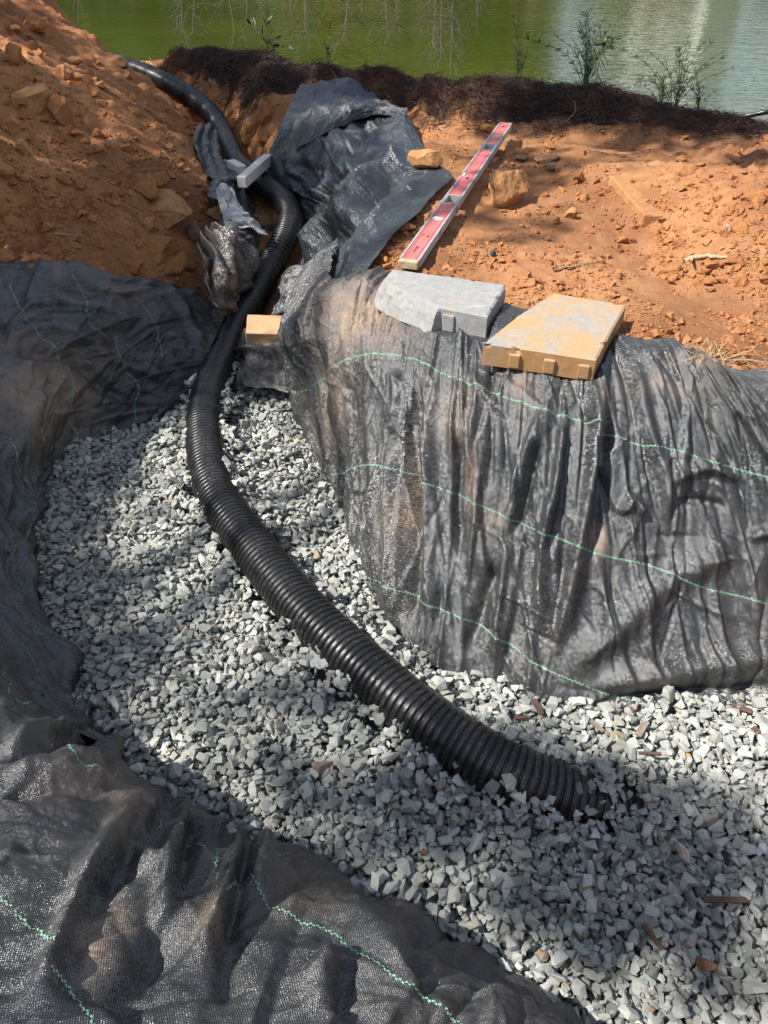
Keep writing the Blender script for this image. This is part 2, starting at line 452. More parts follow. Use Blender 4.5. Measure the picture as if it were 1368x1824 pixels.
MOUND = [  # left bank, from the trench round to the left
    (W(402, 560, .13), W(398, 585, .10), W(352, 712, -.01)),
    (W(350, 530, .20), W(335, 552, .185), W(300, 738, .00)),
    (W(275, 506, .30), W(255, 530, .285), W(200, 768, .00)),
    (W(200, 492, .37), W(180, 520, .35), W(128, 800, .00)),
    (W(110, 471, .43), W(95, 500, .41), W(72, 872, .00)),
    (W(10, 466, .46), W(0, 500, .44), W(62, 945, .00)),
    (W(-170, 470, .50), W(-200, 540, .47), W(78, 1085, .00)),
    (W(-420, 620, .52), W(-330, 700, .48), W(110, 1170, .00)),
    (W(-520, 820, .52), W(-360, 900, .47), W(140, 1260, .00)),
    (W(-560, 1020, .50), W(-400, 1100, .44), W(195, 1345, .00)),
]
FRONT = [  # near bank at the photographer's feet
    (W(-460, 1080, .40), W(-330, 1110, .34), W(118, 1200, -.01)),
    (W(-460, 1330, .46), W(-300, 1360, .40), W(208, 1352, .00)),
    (W(-400, 1560, .48), W(-150, 1530, .41), W(308, 1415, .00)),
    (W(-280, 1850, .49), W(20, 1740, .42), W(420, 1500, .00)),
    (W(-60, 2040, .49), W(160, 1830, .41), W(520, 1512, .00)),
    (W(180, 2120, .48), W(330, 1870, .38), W(640, 1570, .00)),
    (W(430, 2180, .46), W(520, 1920, .33), W(760, 1648, .00)),
    (W(620, 2240, .43), W(680, 1980, .28), W(868, 1722, .00)),
    (W(800, 2300, .38), W(830, 2040, .22), W(975, 1775, .00)),
    (W(960, 2350, .32), W(980, 2100, .16), W(1075, 1845, .00)),
    (W(1150, 2400, .26), W(1150, 2160, .10), W(1220, 1950, .00)),
]

PIPE_LOW = [W(485, 466, .165), W(452, 530, .105), W(428, 565, .08), W(398, 630, .055), W(372, 700, .05), W(364, 765, .05), W(375, 850, .05),
            W(399, 905, .05), W(457, 984, .05), W(532, 1077, .05), W(605, 1151, .05), W(736, 1265, .048), W(813, 1320, .042),
            W(896, 1370, .030), W(975, 1403, .012), W(1055, 1428, -.010), W(1130, 1450, -.034), W(1210, 1475, -.065)]
PIPE_UP = [W(478, 480, .145), W(487, 465, .168), W(510, 416, .245), W(517, 386, .275), W(505, 358, .295), W(477, 334, .31), W(447, 313, .325), W(422, 290, .345),
           W(410, 264, .365), W(394, 231, .395), W(371, 198, .425), W(339, 172, .46), W(299, 149, .495), W(258, 130, .51), W(200, 110, .52)]

def tps(pts, vals, lam=1e-4):
    n = len(pts)
    d2 = ((pts[:, None] - pts[None]) ** 2).sum(-1)
    K = np.where(d2 > 0, 0.5 * d2 * np.log(d2 + 1e-12), 0) + lam * np.eye(n)
    Pm = np.c_[np.ones(n), pts]
    A = np.block([[K, Pm], [Pm.T, np.zeros((3, 3))]])
    sol = np.linalg.solve(A, np.r_[vals, np.zeros(3)])
    def f(x, y):
        q = np.stack([x.ravel(), y.ravel()], -1); out = np.empty(len(q))
        for a in range(0, len(q), 40000):
            b = q[a:a + 40000]
            e2 = ((b[:, None] - pts[None]) ** 2).sum(-1)
            out[a:a + 40000] = (0.5 * e2 * np.log(e2 + 1e-12)) @ sol[:n] + sol[n] + b @ sol[n + 1:]
        return out.reshape(x.shape)
    return f

ctrl = []
for q in [(0, 0, .96), (100, 100, .735), (0, 120, .83), (0, 250, .67), (0, 380, .55), (0, 460, .46), (110, 466, .43), (200, 488, .37), (280, 502, .30),
          (350, 525, .20), (200, 300, .53), (100, 350, .56), (230, 200, .62), (290, 330, .47), (290, 430, .36), (350, 450, .24), (372, 400, .30),
          (372, 330, .385), (335, 250, .465), (285, 180, .53), (225, 120, .64), (165, 62, .74), (90, -5, .87), (-200, 300, .75), (-200, 100, 1.0),
          (-200, 460, .52), (-400, 200, .95),
          # far side of the trench and the mulch bank
          (440, 228, .43), (455, 262, .37), (440, 195, .52), (470, 165, .56), (520, 175, .54), (500, 240, .47), (410, 140, .62), (330, 130, .58), (300, 112, .585),
          (205, 85, .615), (300, 94, .60), (400, 90, .655), (470, 92, .67), (560, 112, .685), (640, 127, .69), (700, 125, .705), (760, 140, .69), (830, 150, .68),
          (880, 136, .71), (960, 149, .69), (1030, 152, .68), (1100, 165, .66), (1140, 182, .635), (1210, 196, .61), (1300, 207, .585), (1368, 216, .575), (1500, 232, .56),
          (560, 150, .57), (640, 165, .57), (720, 195, .555), (800, 212, .55), (900, 222, .545), (1000, 224, .55), (1100, 231, .55), (1250, 237, .55), (1368, 242, .55),
          # open clay on the right
          (760, 260, .54), (800, 330, .535), (860, 290, .53), (930, 270, .545), (1040, 262, .585), (1130, 285, .55), (1000, 330, .535), (900, 400, .53), (760, 420, .535), (680, 470, .545),
          (1010, 450, .525), (800, 480, .54), (950, 520, .54), (1100, 480, .525), (1180, 420, .54), (1250, 330, .635), (1230, 300, .62), (1300, 350, .66), (1368, 320, .66), (1320, 420, .62), (1240, 470, .54), (1368, 520, .54),
          (1200, 560, .535), (1368, 620, .54), (1150, 590, .54), (1500, 400, .57), (1600, 600, .54),
          # trench slope under the draped sheet
          (690, 210, .54), (740, 260, .535), (780, 320, .535), (690, 400, .53), (640, 450, .53), (590, 300, .43), (560, 240, .47), (620, 230, .51), (680, 300, .50), (600, 380, .37), (620, 440, .46), (560, 450, .22), (585, 480, .33)]:
    p = W(*q); ctrl.append((p[0], p[1], p[2]))
for p in PIPE_UP[1:]:
    ctrl.append((p[0], p[1], p[2] - .085))
for p in PIPE_LOW[1:4]:
    ctrl.append((p[0], p[1], p[2] - .09))
for (x, y, z) in [(-1.5, 1.2, .5), (-1.6, 0, .5), (-.8, -.6, .5), (0, -.8, .5), (1, -.6, .5), (1.8, .2, .5), (2.2, 1.4, .54), (2.4, 2.6, .55), (2.6, 3.6, .5),
                  (-2.4, 2.2, .95), (-2.6, 3.6, 1.15), (-2.6, 5.0, .95), (-1.9, 5.2, .75),
                  (0, 5.6, .1), (-.8, 5.9, .12), (-1.6, 6.2, .2), (1, 5.3, .06), (1.8, 4.9, .04), (2.6, 4.8, .02), (-2.6, 6.4, .35),
                  (-.2, 6.2, -.1), (1.2, 5.9, -.12), (2.4, 5.6, -.15)]:
    ctrl.append((x, y, z))
for (px, py, z) in [(300, 94, .60), (400, 90, .655), (470, 92, .67), (560, 112, .685), (640, 127, .69), (700, 125, .705), (760, 140, .69), (830, 150, .68), (880, 136, .71), (960, 149, .69), (1030, 152, .68),
                    (1100, 165, .66), (1210, 196, .61), (1300, 207, .585), (1368, 216, .575)]:
    p = W(px, py, z); u_ = p[:2] / np.hypot(*p[:2])
    for back, drop in ((.16, .05), (.38, .16), (.75, .34)): ctrl.append((p[0] + u_[0] * back, p[1] + u_[1] * back, z - drop))
ctrl = np.array(ctrl)
_tps = tps(ctrl[:, :2], ctrl[:, 2], 2e-4)

def sstep(a, b, x):
    t = np.clip((x - a) / (b - a), 0, 1); return t * t * (3 - 2 * t)

def inside(poly, x, y):
    c = np.zeros(x.shape, bool); n = len(poly)
    for i in range(n):
        x0, y0 = poly[i]; x1, y1 = poly[(i + 1) % n]
        cond = ((y0 > y) != (y1 > y)) & (x < (x1 - x0) * (y - y0) / (y1 - y0 + 1e-12) + x0)
        c ^= cond
    return c

def dist_poly(path, x, y):
    d = np.full(x.shape, 1e9)
    for a, b in zip(path[:-1], path[1:]):
        ab = b - a; L = (ab ** 2).sum() + 1e-12
        t = np.clip(((x - a[0]) * ab[0] + (y - a[1]) * ab[1]) / L, 0, 1)
        d = np.minimum(d, np.hypot(x - a[0] - t * ab[0], y - a[1] - t * ab[1]))
    return d

PIT = [(.6 * b + .4 * c)[:2] for b, c, d in BLOCK]          # where the clay ends under the liner
PIT += [np.array([2.2, .9]), np.array([2.2, -.3])]
PIT += [(.6 * b + .4 * c)[:2] for b, c, d in FRONT[::-1]]
PIT += [(.6 * b + .4 * c)[:2] for b, c, d in MOUND[::-1][1:]]
PIT = np.array(PIT)
MULCH_PX = [(165, 62), (255, 112), (300, 133), (360, 150), (400, 175), (440, 205), (470, 180), (520, 168), (560, 140), (650, 172), (720, 196), (770, 216), (900, 223), (1000, 222), (1100, 229), (1250, 236), (1368, 242), (1560, 250)]


def ground_z(x, y):
    """Height of the bare ground, before crumbly relief."""
    h = _tps(np.clip(x, -3.0, 3.0), np.clip(y, -1.0, 6.4))
    far = np.where(y < 5.5, .5, -.6)
    far = np.where(y > 43, -.6 + np.clip((y - 43) * .35, 0, 2.4), far)
    out = np.maximum(np.maximum(np.abs(x) - 2.7, -(y + .6)), y - 6.2)
    return h * (1 - sstep(0, 1.6, out)) + far * sstep(0, 1.6, out)

_UP = np.array([p for p in crom(np.array(PIPE_UP[1:]), 60)] + [p for p in crom(np.array(PIPE_LOW[:5]), 20)])
def carve(x, y, z):
    near_ = (x > -2.6) & (x < .1) & (y > 1.8) & (y < 6.2)
    if not near_.any(): return z
    xs, ys = x[near_], y[near_]
    d2 = (xs[:, None] - _UP[None, :, 0]) ** 2 + (ys[:, None] - _UP[None, :, 1]) ** 2
    cap = (_UP[None, :, 2] - .075 + np.clip(np.sqrt(d2) - .085, 0, None) * 1.5).min(1)
    out = z.copy(); out[near_] = np.minimum(z[near_], cap); return out

def relief(x, y, m):
    p = xyz(x, y)
    heap = sstep(-.35, -.75, x + .12 * (y - 3))               # loose tipped soil on the left
    right = sstep(.95, 1.5, x) * sstep(1.9, 2.3, y) * sstep(3.6, 3.2, y)
    loose = np.clip(heap + right + .28, 0, 1.1)
    r = .026 * fbm(p, .26, 3, .55) + loose * (.038 * (ridged(p, .16, 2, .5, 3.) - .55) + .020 * fbm(p, .075, 2, .6, 9.))
    r += (.35 + .65 * loose) * (.0105 * fbm(p, .04, 3, .65, 5.)) + loose * .012 * (ridged(p, .055, 2, .6, 15.) - .55)
    r += right * (.075 * fbm(p, .14, 3, .6, 25.) + .03 * (ridged(p, .09, 2, .6, 45.) - .5) + .016) + heap * .03 * fbm(p, .17, 3, .6, 35.)
    r = np.where(m > .5, .034 * fbm(p, .24, 3, .6, 2.) - .012 + .012 * (ridged(p, .07, 2, .6) - .5), r)
    return r

def axis(lo, dens_lo, dens_hi, hi, step, grow=1.12):
    c = list(np.arange(dens_lo, dens_hi, step)); s = step
    while c[-1] < hi: s *= grow; c.append(c[-1] + s)
    s = step; a = [dens_lo]
    while a[-1] > lo: s *= grow; a.append(a[-1] - s)
    return np.array(a[1:][::-1] + c)

def sight(px, py):
    d = np.linspace(1.5, 6.5, 1500); ray = WD(px, py, 1.0) - [0, 0, CAM_Z]
    Q = np.array([0, 0, CAM_Z]) + ray * d[:, None]
    hit = np.where(Q[:, 2] < carve(Q[:, 0], Q[:, 1], ground_z(Q[:, 0], Q[:, 1])))[0]
    return Q[hit[0]] if len(hit) else Q[-1]
MULCH_FRONT = np.array([sight(px, py)[:2] for px, py in MULCH_PX])
MULCH_FRONT[0] = W(172, 74, .62)[:2]
MULCH = np.array([*MULCH_FRONT, [3.2, 3.4], [3.2, 6.5], [-2.4, 6.5]])

gx = axis(-70, -2.3, 2.2, 70, .0108)
gy = np.concatenate([axis(-40, 1.3, 3.4, 3.5, .0096)[:-1], np.arange(3.42, 5.6, .014), 5.6 + np.cumsum(.014 * 1.1 ** np.arange(1, 66))])
gy = np.unique(np.round(gy, 5)); gy = gy[gy < 130]
X, Y = np.meshgrid(gx, gy)
Z = ground_z(X, Y)
mul = inside(MULCH, X, Y).astype(float)
mul = np.where(mul > 0, sstep(0, .07, dist_poly(MULCH_FRONT, X, Y) + .10 * fbm(xyz(X, Y), .14, 3) + .02), 0)
Z = carve(X, Y, Z)
near = (np.abs(X) < 2.9) & (Y > -.5) & (Y < 6.3)
Zr = Z + np.where(near, relief(X, Y, mul), .03 * fbm(xyz(X, Y), 1.1, 2))
pit = inside(PIT, X, Y)
Zr = np.where(pit, np.minimum(Zr, -.35), Zr)
damp = np.clip(.5 + 1.3 * fbm(xyz(X, Y), .6, 3, .5, 70.), 0, 1)
ground = mesh_obj('ground', xyz(X, Y, Zr).reshape(-1, 3), grid_faces(len(gy), len(gx)), M['soil'], smooth=True,
                  attrs={'mulch': mul.ravel(), 'damp': damp.ravel()})
tag(ground, kind='structure')

def sample_ground(x, y):
    x, y = np.asarray(x, float), np.asarray(y, float)
    i = np.clip(np.searchsorted(gy, y) - 1, 0, len(gy) - 2); j = np.clip(np.searchsorted(gx, x) - 1, 0, len(gx) - 2)
    fy = (y - gy[i]) / (gy[i + 1] - gy[i]); fx = (x - gx[j]) / (gx[j + 1] - gx[j])
    return (Zr[i, j] * (1 - fy) * (1 - fx) + Zr[i, j + 1] * (1 - fy) * fx + Zr[i + 1, j] * fy * (1 - fx) + Zr[i + 1, j + 1] * fy * fx)

def on_ground(px, py, lift=0.0):        # first point where this line of sight meets the ground
    d = np.linspace(1.2, 6.0, 4000)
    P = np.stack([WD(px, py, t) for t in (1.0,)])[0]
    C = np.array([0, 0, CAM_Z]); ray = P - C
    Q = C + ray[None] * d[:, None]
    z = sample_ground(Q[:, 0], Q[:, 1])
    hit = np.where(Q[:, 2] < z + lift)[0]
    q = Q[hit[0]] if len(hit) else Q[-1]
    return np.array([q[0], q[1], sample_ground(q[0], q[1])])

# water, one sheet out to the far bank
WATER_Z = .10
wx = np.linspace(-80, 80, 60); wy = np.concatenate([np.linspace(4.2, 12, 30), np.linspace(13, 52, 20)])
WX, WY = np.meshgrid(wx, wy)
water = mesh_obj('pond_water', xyz(WX, WY, np.full_like(WX, WATER_Z)).reshape(-1, 3), grid_faces(len(wy), len(wx)), M['water'], smooth=True)
tag(water, kind='structure')

# ------------------------------------------------------------------ fabric sheets
class Sheet: pass

def build_sheet(cols, nu, nv, tout=None):
    S = Sheet()
    rows = [crom(np.array(c), nv) for c in cols]
    rows = np.array(rows)                                   # cols x nv x 3
    Pg = np.stack([crom_even(rows[:, k], nu) for k in range(nv)])   # nv x nu x 3
    S.P = Pg; S.nu, S.nv = nu, nv
    finish_frame(S)
    du = np.linalg.norm(np.diff(Pg, axis=1), axis=2).mean(0); dv = np.linalg.norm(np.diff(Pg, axis=0), axis=2).mean(1)
    U = np.concatenate([[0], np.cumsum(du)]); Vv = np.concatenate([[0], np.cumsum(dv)])
    S.U, S.V = np.meshgrid(U, Vv)
    S.dust = np.zeros((nv, nu))
    return S

def finish_frame(S):
    a = np.gradient(S.P, axis=1); b = np.gradient(S.P, axis=0)
    n = np.cross(a, b); n /= np.linalg.norm(n, axis=2)[..., None] + 1e-12
    # face the camera side / upwards
    view = np.array([0, 0, CAM_Z]) - S.P
    if (n * view).sum(-1).mean() < 0: n = -n
    S.N = n
    S.px, S.py, S.d = proj(S.P)

def fold(S, pts, amp, w, taper=(.12, .12), side=0.0, D=None):
    """A crease laid along a line of survey points; w in metres, side steepens one flank."""
    pts = crom(np.array(pts, float), 22); side *= .7
    best = np.full(S.px.shape, 1e9); sgn = np.zeros_like(best); tt = np.zeros_like(best)
    seg = np.linalg.norm(np.diff(pts, axis=0), axis=1); L = seg.sum(); acc = 0
    for (a, b), l in zip(zip(pts[:-1], pts[1:]), seg):
        ab = (b - a) / l
        t = np.clip((S.px - a[0]) * ab[0] + (S.py - a[1]) * ab[1], 0, l)
        dx, dy = S.px - a[0] - t * ab[0], S.py - a[1] - t * ab[1]
        d = np.hypot(dx, dy); m = d < best
        best = np.where(m, d, best); sgn = np.where(m, np.sign(dx * -ab[1] + dy * ab[0]), sgn); tt = np.where(m, (acc + t) / L, tt)
        acc += l
    dm = best * S.d / FPX
    ww = np.where(sgn > 0, w * (1 - side), w * (1 + side)) if side else w
    prof = np.exp(-(dm / ww) ** 2)
    tp = sstep(0, taper[0], tt) * sstep(0, taper[1], 1 - tt) if taper else 1
    D += amp * prof * tp

def dust(S, blobs):
    for (x, y, rx, ry, s) in blobs:
        S.dust = np.maximum(S.dust, s * np.exp(-(((S.px - x) / rx) ** 2 + ((S.py - y) / ry) ** 2)))

def crumple(S, D, a_big=.006, a_mid=.003, a_small=.0012, sc=.10, seed=0.0):
    q = xyz(S.U, S.V)
    wv = xyz(S.U + .03 * fbm(q, .12, 2, .5, seed + 2), S.V + .03 * fbm(q, .12, 2, .5, seed + 7))
    D += a_big * fbm(q, sc * 2.2, 2, .5, seed) + a_mid * (ridged(wv, sc, 2, .5, seed + 3) - .5) + a_small * (ridged(wv, sc * .33, 2, .6, seed + 5) - .5)

def blur(D, n=1):
    for _ in range(n):
        D = np.pad(D, 1, mode='edge')
        D = (D[1:-1, 1:-1] * 2 + D[:-2, 1:-1] + D[2:, 1:-1] + D[1:-1, :-2] + D[1:-1, 2:]) / 6
    return D

def creases(S, D, n, seed, ang=0.0, sd=.5, amp=(.002, .006), w=(.004, .009), ln=(.06, .25), vr=(.03, .95)):
    """Many short random creases; ang is the mean direction from the v axis (0 = down the sheet)."""
    r = np.random.default_rng(seed); us, vs = S.U[0], S.V[:, 0]
    for _ in range(n):
        c = np.array([r.uniform(us[0], us[-1]), r.uniform(vs[0] + (vs[-1] - vs[0]) * vr[0], vs[0] + (vs[-1] - vs[0]) * vr[1])])
        a = ang + r.normal(0, sd); d = np.array([math.sin(a), math.cos(a)]); L = r.uniform(*ln) * .5; k = r.normal(0, .35)
        W_ = r.uniform(*w); A = r.uniform(*amp) * (1 if r.random() < .6 else -1)
        R_ = L + 4 * W_
        j0, j1 = np.searchsorted(us, [c[0] - R_, c[0] + R_]); i0, i1 = np.searchsorted(vs, [c[1] - R_, c[1] + R_])
        if j1 - j0 < 3 or i1 - i0 < 3: continue
        uu, vv = S.U[i0:i1, j0:j1] - c[0], S.V[i0:i1, j0:j1] - c[1]
        t = uu * d[0] + vv * d[1]; q = uu * d[1] - vv * d[0] + k * t * t
        W2 = np.where(q > 0, W_, W_ * r.uniform(.9, 2.6))
        D[i0:i1, j0:j1] += A * np.exp(-(np.abs(q) / W2) ** 1.25) * np.clip(1 - (t / L) ** 2, 0, 1)

def emit_sheet(S, name, label, D, mat, seed=0.0, base_dust=.05, over=None, under=None):
    S.P = S.P + S.N * D[..., None]
    if under is not None:
        for pl_, zz in under:
            k_ = inside(pl_, S.P[..., 0], S.P[..., 1]) & (S.P[..., 2] > .4); S.P[..., 2] = np.where(k_, np.minimum(S.P[..., 2], zz), S.P[..., 2])
    if over is not None: S.P[..., 2] = np.maximum(S.P[..., 2], blur(sample_ground(S.P[..., 0], S.P[..., 1]), 3) + over + .35 * (D - D.min()) * .5)
    finish_frame(S)
    q = xyz(S.U, S.V)
    S.dust = np.clip(S.dust + base_dust * np.clip(.5 + 1.2 * fbm(q, .25, 3, .5, seed), 0, 1), 0, 1)
    o = mesh_obj(name, S.P.reshape(-1, 3), grid_faces(S.nv, S.nu), mat, smooth=True, attrs={'dust': S.dust.ravel()}, uv=np.stack([S.U, S.V], -1))
    S.o = o
    if label: tag(o, label, 'ground fabric')
    return o

def bil(A, i, j):
    i = np.clip(i, 0, A.shape[0] - 1.001); j = np.clip(j, 0, A.shape[1] - 1.001)
    a, b = np.floor(i).astype(int), np.floor(j).astype(int); f, g = (i - a)[:, None], (j - b)[:, None]
    return A[a, b] * (1 - f) * (1 - g) + A[a + 1, b] * f * (1 - g) + A[a, b + 1] * (1 - f) * g + A[a + 1, b + 1] * f * g

def marker_line(S, pts, width=.0042, pitch=.0042, mat=None):
    """A green yarn woven into the sheet: little dashes that follow the cloth over its folds."""
    ij = []
    for (x, y) in pts:
        e = (S.px - x) ** 2 + (S.py - y) ** 2 + (S.d * 3) ** 2
        k = np.argmin(e); ij.append((k // S.nu, k % S.nu))
    path = crom(np.array(ij, float), 600)
    Q = bil(S.P, path[:, 0], path[:, 1]); Nn = bil(S.N, path[:, 0], path[:, 1])
    L = np.concatenate([[0], np.cumsum(np.linalg.norm(np.diff(Q, axis=0), axis=1))])
    n = max(int(L[-1] / pitch), 4); s = (np.arange(n) + .5) * pitch
    c = np.stack([np.interp(s, L, path[:, k]) for k in (0, 1)], -1)
    wob = .35 * np.sin(np.arange(n) * 1.7)
    C = bil(S.P, c[:, 0], c[:, 1]); N = bil(S.N, c[:, 0], c[:, 1]); N /= np.linalg.norm(N, axis=1)[:, None] + 1e-9
    T = np.gradient(C, axis=0); T /= np.linalg.norm(T, axis=1)[:, None] + 1e-9
    B = np.cross(N, T)
    sg = np.where(np.arange(n) % 2 == 0, 1, -1)[:, None]
    keep_ = np.random.default_rng(int(abs(pts[0][0] * 7 + pts[0][1]))).random(n) > .08
    C, N, T, B, sg = C[keep_] + N[keep_] * .0012, N[keep_], T[keep_], B[keep_], sg[keep_]; n = len(C)
    a, b = pitch * .40, width * .5
    v0 = C - T * a + B * (b * sg * .15 - b * .45); v1 = C + T * a + B * (b * sg * .55 - b * .45)
    v2 = C + T * a + B * (b * sg * .55 + b * .45); v3 = C - T * a + B * (b * sg * .15 + b * .45)
    V = np.stack([v0, v1, v2, v3], 1).reshape(-1, 3); F = np.arange(4 * n).reshape(-1, 4)
    return mesh_obj('green_thread', V, F, mat or M['thread'], S.o)

# --- right bank
cols = []
for k, (b, c, d) in enumerate(BLOCK):
    out = np.array([-(d - c)[1], (d - c)[0], 0]) * 0
    hd = (d - c); hd[2] = 0; hd = hd / (np.linalg.norm(hd) + 1e-9)
    m1 = c * .86 + d * .14 + hd * .022 + np.array([0, 0, .010]); m2 = c * .55 + d * .45 + hd * .012; m3 = c * .2 + d * .8
    cols.append([b + np.array([0, 0, .012]), b * .45 + c * .55 + np.array([0, 0, .02]), m1, m2, m3, d, d - np.array([0, 0, .07]) + hd * .02])
S = build_sheet(cols, 660, 350)
D = np.zeros(S.px.shape)
crumple(S, D, .010, .003, .0010, .085, 1.)
creases(S, D, 330, 101, 0.0, .16, (.003, .010), (.0032, .0075), (.15, .70))
creases(S, D, 320, 102, .9, .9, (.0015, .005), (.003, .006), (.04, .20))
hang = sstep(560, 720, S.py)
qv = xyz(S.U * 1.0 + .05 * fbm(xyz(S.U, S.V), .3, 2), S.V * .16)
D += hang * (.005 * (ridged(qv, .060, 2, .55, 4.) - .5) + .008 * fbm(qv, .14, 2, .5, 8.))
for f in [([(735, 640), (740, 800), (738, 1000), (733, 1150)], -.030, .016, -.2), ([(700, 760), (706, 950), (702, 1120)], .022, .014, .0), ([(760, 700), (762, 900), (768, 1140)], .020, .016, .3),
          ([(660, 700), (672, 900), (672, 1050)], .016, .014, .2), ([(970, 720), (930, 830), (905, 960)], .020, .015, .5), ([(1005, 700), (990, 860), (968, 960), (960, 1150)], .024, .016, .5),
          ([(1058, 660), (1052, 800), (1025, 980), (985, 1180)], .030, .018, .55), ([(1085, 720), (1066, 860), (1050, 1000)], -.024, .017, 0), ([(960, 780), (938, 880), (915, 960)], -.020, .012, 0),
          ([(1015, 740), (1003, 850), (975, 1000)], -.018, .011, 0), ([(1125, 640), (1150, 760), (1178, 850), (1186, 940)], .018, .014, .4), ([(1100, 920), (1120, 890), (1140, 920)], .016, .010, 0),
          ([(1300, 700), (1340, 770), (1380, 830)], .016, .012, .4), ([(1330, 960), (1360, 950), (1400, 960)], .014, .012, 0), ([(1000, 1210), (1080, 1130), (1180, 1040), (1320, 960)], .022, .034, 0),
          ([(1040, 1225), (1160, 1205), (1300, 1180), (1400, 1160)], .020, .028, .2), ([(1060, 1250), (1180, 1236), (1300, 1228), (1400, 1218)], -.018, .015, 0),
          ([(820, 760), (815, 880), (818, 1000)], -.016, .012, 0), ([(840, 720), (850, 860), (838, 1050)], .014, .014, .4), ([(885, 1000), (860, 1080), (830, 1170)], -.018, .016, 0), ([(905, 960), (895, 1050), (885, 1180)], .018, .015, .4),
          ([(580, 640), (600, 720), (615, 840)], .010, .014, .3), ([(545, 580), (540, 660), (560, 740)], .012, .016, 0), ([(620, 660), (640, 800), (650, 960)], -.010, .012, 0),
          ([(700, 650), (705, 700), (700, 780)], .012, .011, 0), ([(830, 660), (860, 700), (905, 745)], .010, .012, .3), ([(1180, 860), (1260, 835), (1330, 860)], .012, .013, .3),
          ([(1190, 900), (1240, 890), (1300, 905)], -.010, .010, 0), ([(1230, 700), (1216, 800), (1196, 880)], .012, .012, .3)]:
    fold(S, f[0], f[1], f[2], (.2, .2), f[3], D)
dust(S, [(640, 560, 75, 60, 1.0), (590, 700, 30, 90, .62), (740, 870, 12, 80, .85), (720, 920, 25, 40, .5), (1066, 962, 14, 26, 1.0), (1070, 760, 8, 60, .8), (930, 690, 20, 40, .5), (810, 740, 40, 60, .35),
         (840, 860, 14, 60, .5), (1260, 640, 60, 14, .6), (1190, 690, 60, 20, .35), (880, 920, 30, 30, .3)])
emit_sheet(S, 'ground_fabric', 'black woven fabric hanging in vertical folds over the bank below the two pavers', D * 1.3, M['fabric'], 1., under=[
    (np.array([W(682, 500, .612)[:2], W(700, 476, .612)[:2], W(905, 505, .612)[:2], W(872, 570, .612)[:2], W(782, 553, .612)[:2], W(735, 535, .612)[:2]]), .547),
    (np.array([W(858, 614, .598)[:2], W(986, 517, .598)[:2], W(1120, 543, .598)[:2], W(1064, 645, .598)[:2]]), .543)])
S_BLOCK = S
for pl in [[(508, 690), (545, 695), (590, 655), (650, 633), (735, 638), (860, 690), (960, 728), (1040, 755), (1130, 790), (1200, 800), (1290, 828), (1400, 855)],
           [(588, 845), (640, 830), (700, 836), (770, 866), (840, 895), (930, 932), (1000, 962), (1060, 985), (1160, 1010), (1260, 1050), (1400, 1088)],
           [(655, 1030), (700, 1050), (760, 1078), (818, 1100), (900, 1145), (960, 1185), (1030, 1215), (1100, 1240), (1170, 1258)]]:
    marker_line(S, pl, .0052, .0050)

# --- left bank
def bank_cols(K, bul=.03):
    cols = []
    for (b, c, d) in K:
        hd = (d - c); hd[2] = 0; hd = hd / (np.linalg.norm(hd) + 1e-9)
        up = np.array([0, 0, 1.0])
        cols.append([b + up * .008, b * .5 + c * .5 + up * .020, c * .8 + d * .2 + up * bul * .8, c * .5 + d * .5 + up * bul + hd * bul * .5, c * .2 + d * .8 + up * bul * .4, d, d - up * .07 + hd * .02])
    return cols
S = build_sheet(bank_cols(MOUND, .045), 400, 260)
D = np.zeros(S.px.shape)
crumple(S, D, .034, .012, .0028, .11, 11.)
creases(S, D, 240, 103, 1.0, .6, (.003, .013), (.004, .012), (.10, .50))
for f in [([(0, 600), (90, 585), (200, 640), (330, 690)], .024, .026, .5), ([(0, 620), (120, 640), (200, 700), (320, 720)], -.020, .020, 0), ([(40, 560), (150, 570), (260, 600)], .012, .018, .4),
          ([(0, 545), (140, 545), (260, 590), (370, 620)], .018, .020, .5), ([(290, 505), (330, 560), (360, 640)], .016, .018, .4), ([(120, 480), (200, 520), (290, 505)], .016, .022, .3),
          ([(150, 700), (120, 780), (90, 850)], -.022, .025, 0), ([(60, 690), (40, 760), (10, 830)], .026, .030, .4), ([(130, 760), (250, 735), (320, 725)], .016, .016, .4), ([(60, 870), (30, 960), (70, 1060)], .018, .022, .5),
          ([(0, 880), (60, 1000), (120, 1150)], -.016, .022, 0), ([(0, 1050), (80, 1130), (140, 1230)], .022, .024, .4)]:
    fold(S, f[0], f[1], f[2], (.2, .2), f[3], D)
dust(S, [(75, 700, 80, 70, 1.4), (70, 760, 50, 40, 1.0), (30, 610, 60, 16, .55), (190, 630, 70, 10, .4), (105, 482, 12, 14, .7), (60, 560, 40, 8, .5), (200, 520, 90, 20, .3), (60, 980, 30, 40, .35)])
emit_sheet(S, 'ground_fabric', 'black woven fabric over the shaded mound between soil heap and gravel', D * 1.2, M['fabric'], 2.)
S_MOUND = S
for pl in [[(18, 505), (40, 550), (65, 590), (100, 620), (125, 665), (128, 720), (140, 775)], [(128, 490), (148, 520), (158, 575), (190, 600)], [(240, 530), (268, 560), (282, 605), (290, 640)],
           [(205, 600), (220, 650), (247, 690), (240, 720), (242, 750)], [(10, 780), (30, 820), (52, 862)], [(352, 550), (372, 575), (382, 590)]]:
    marker_line(S, pl, .0055, .005)

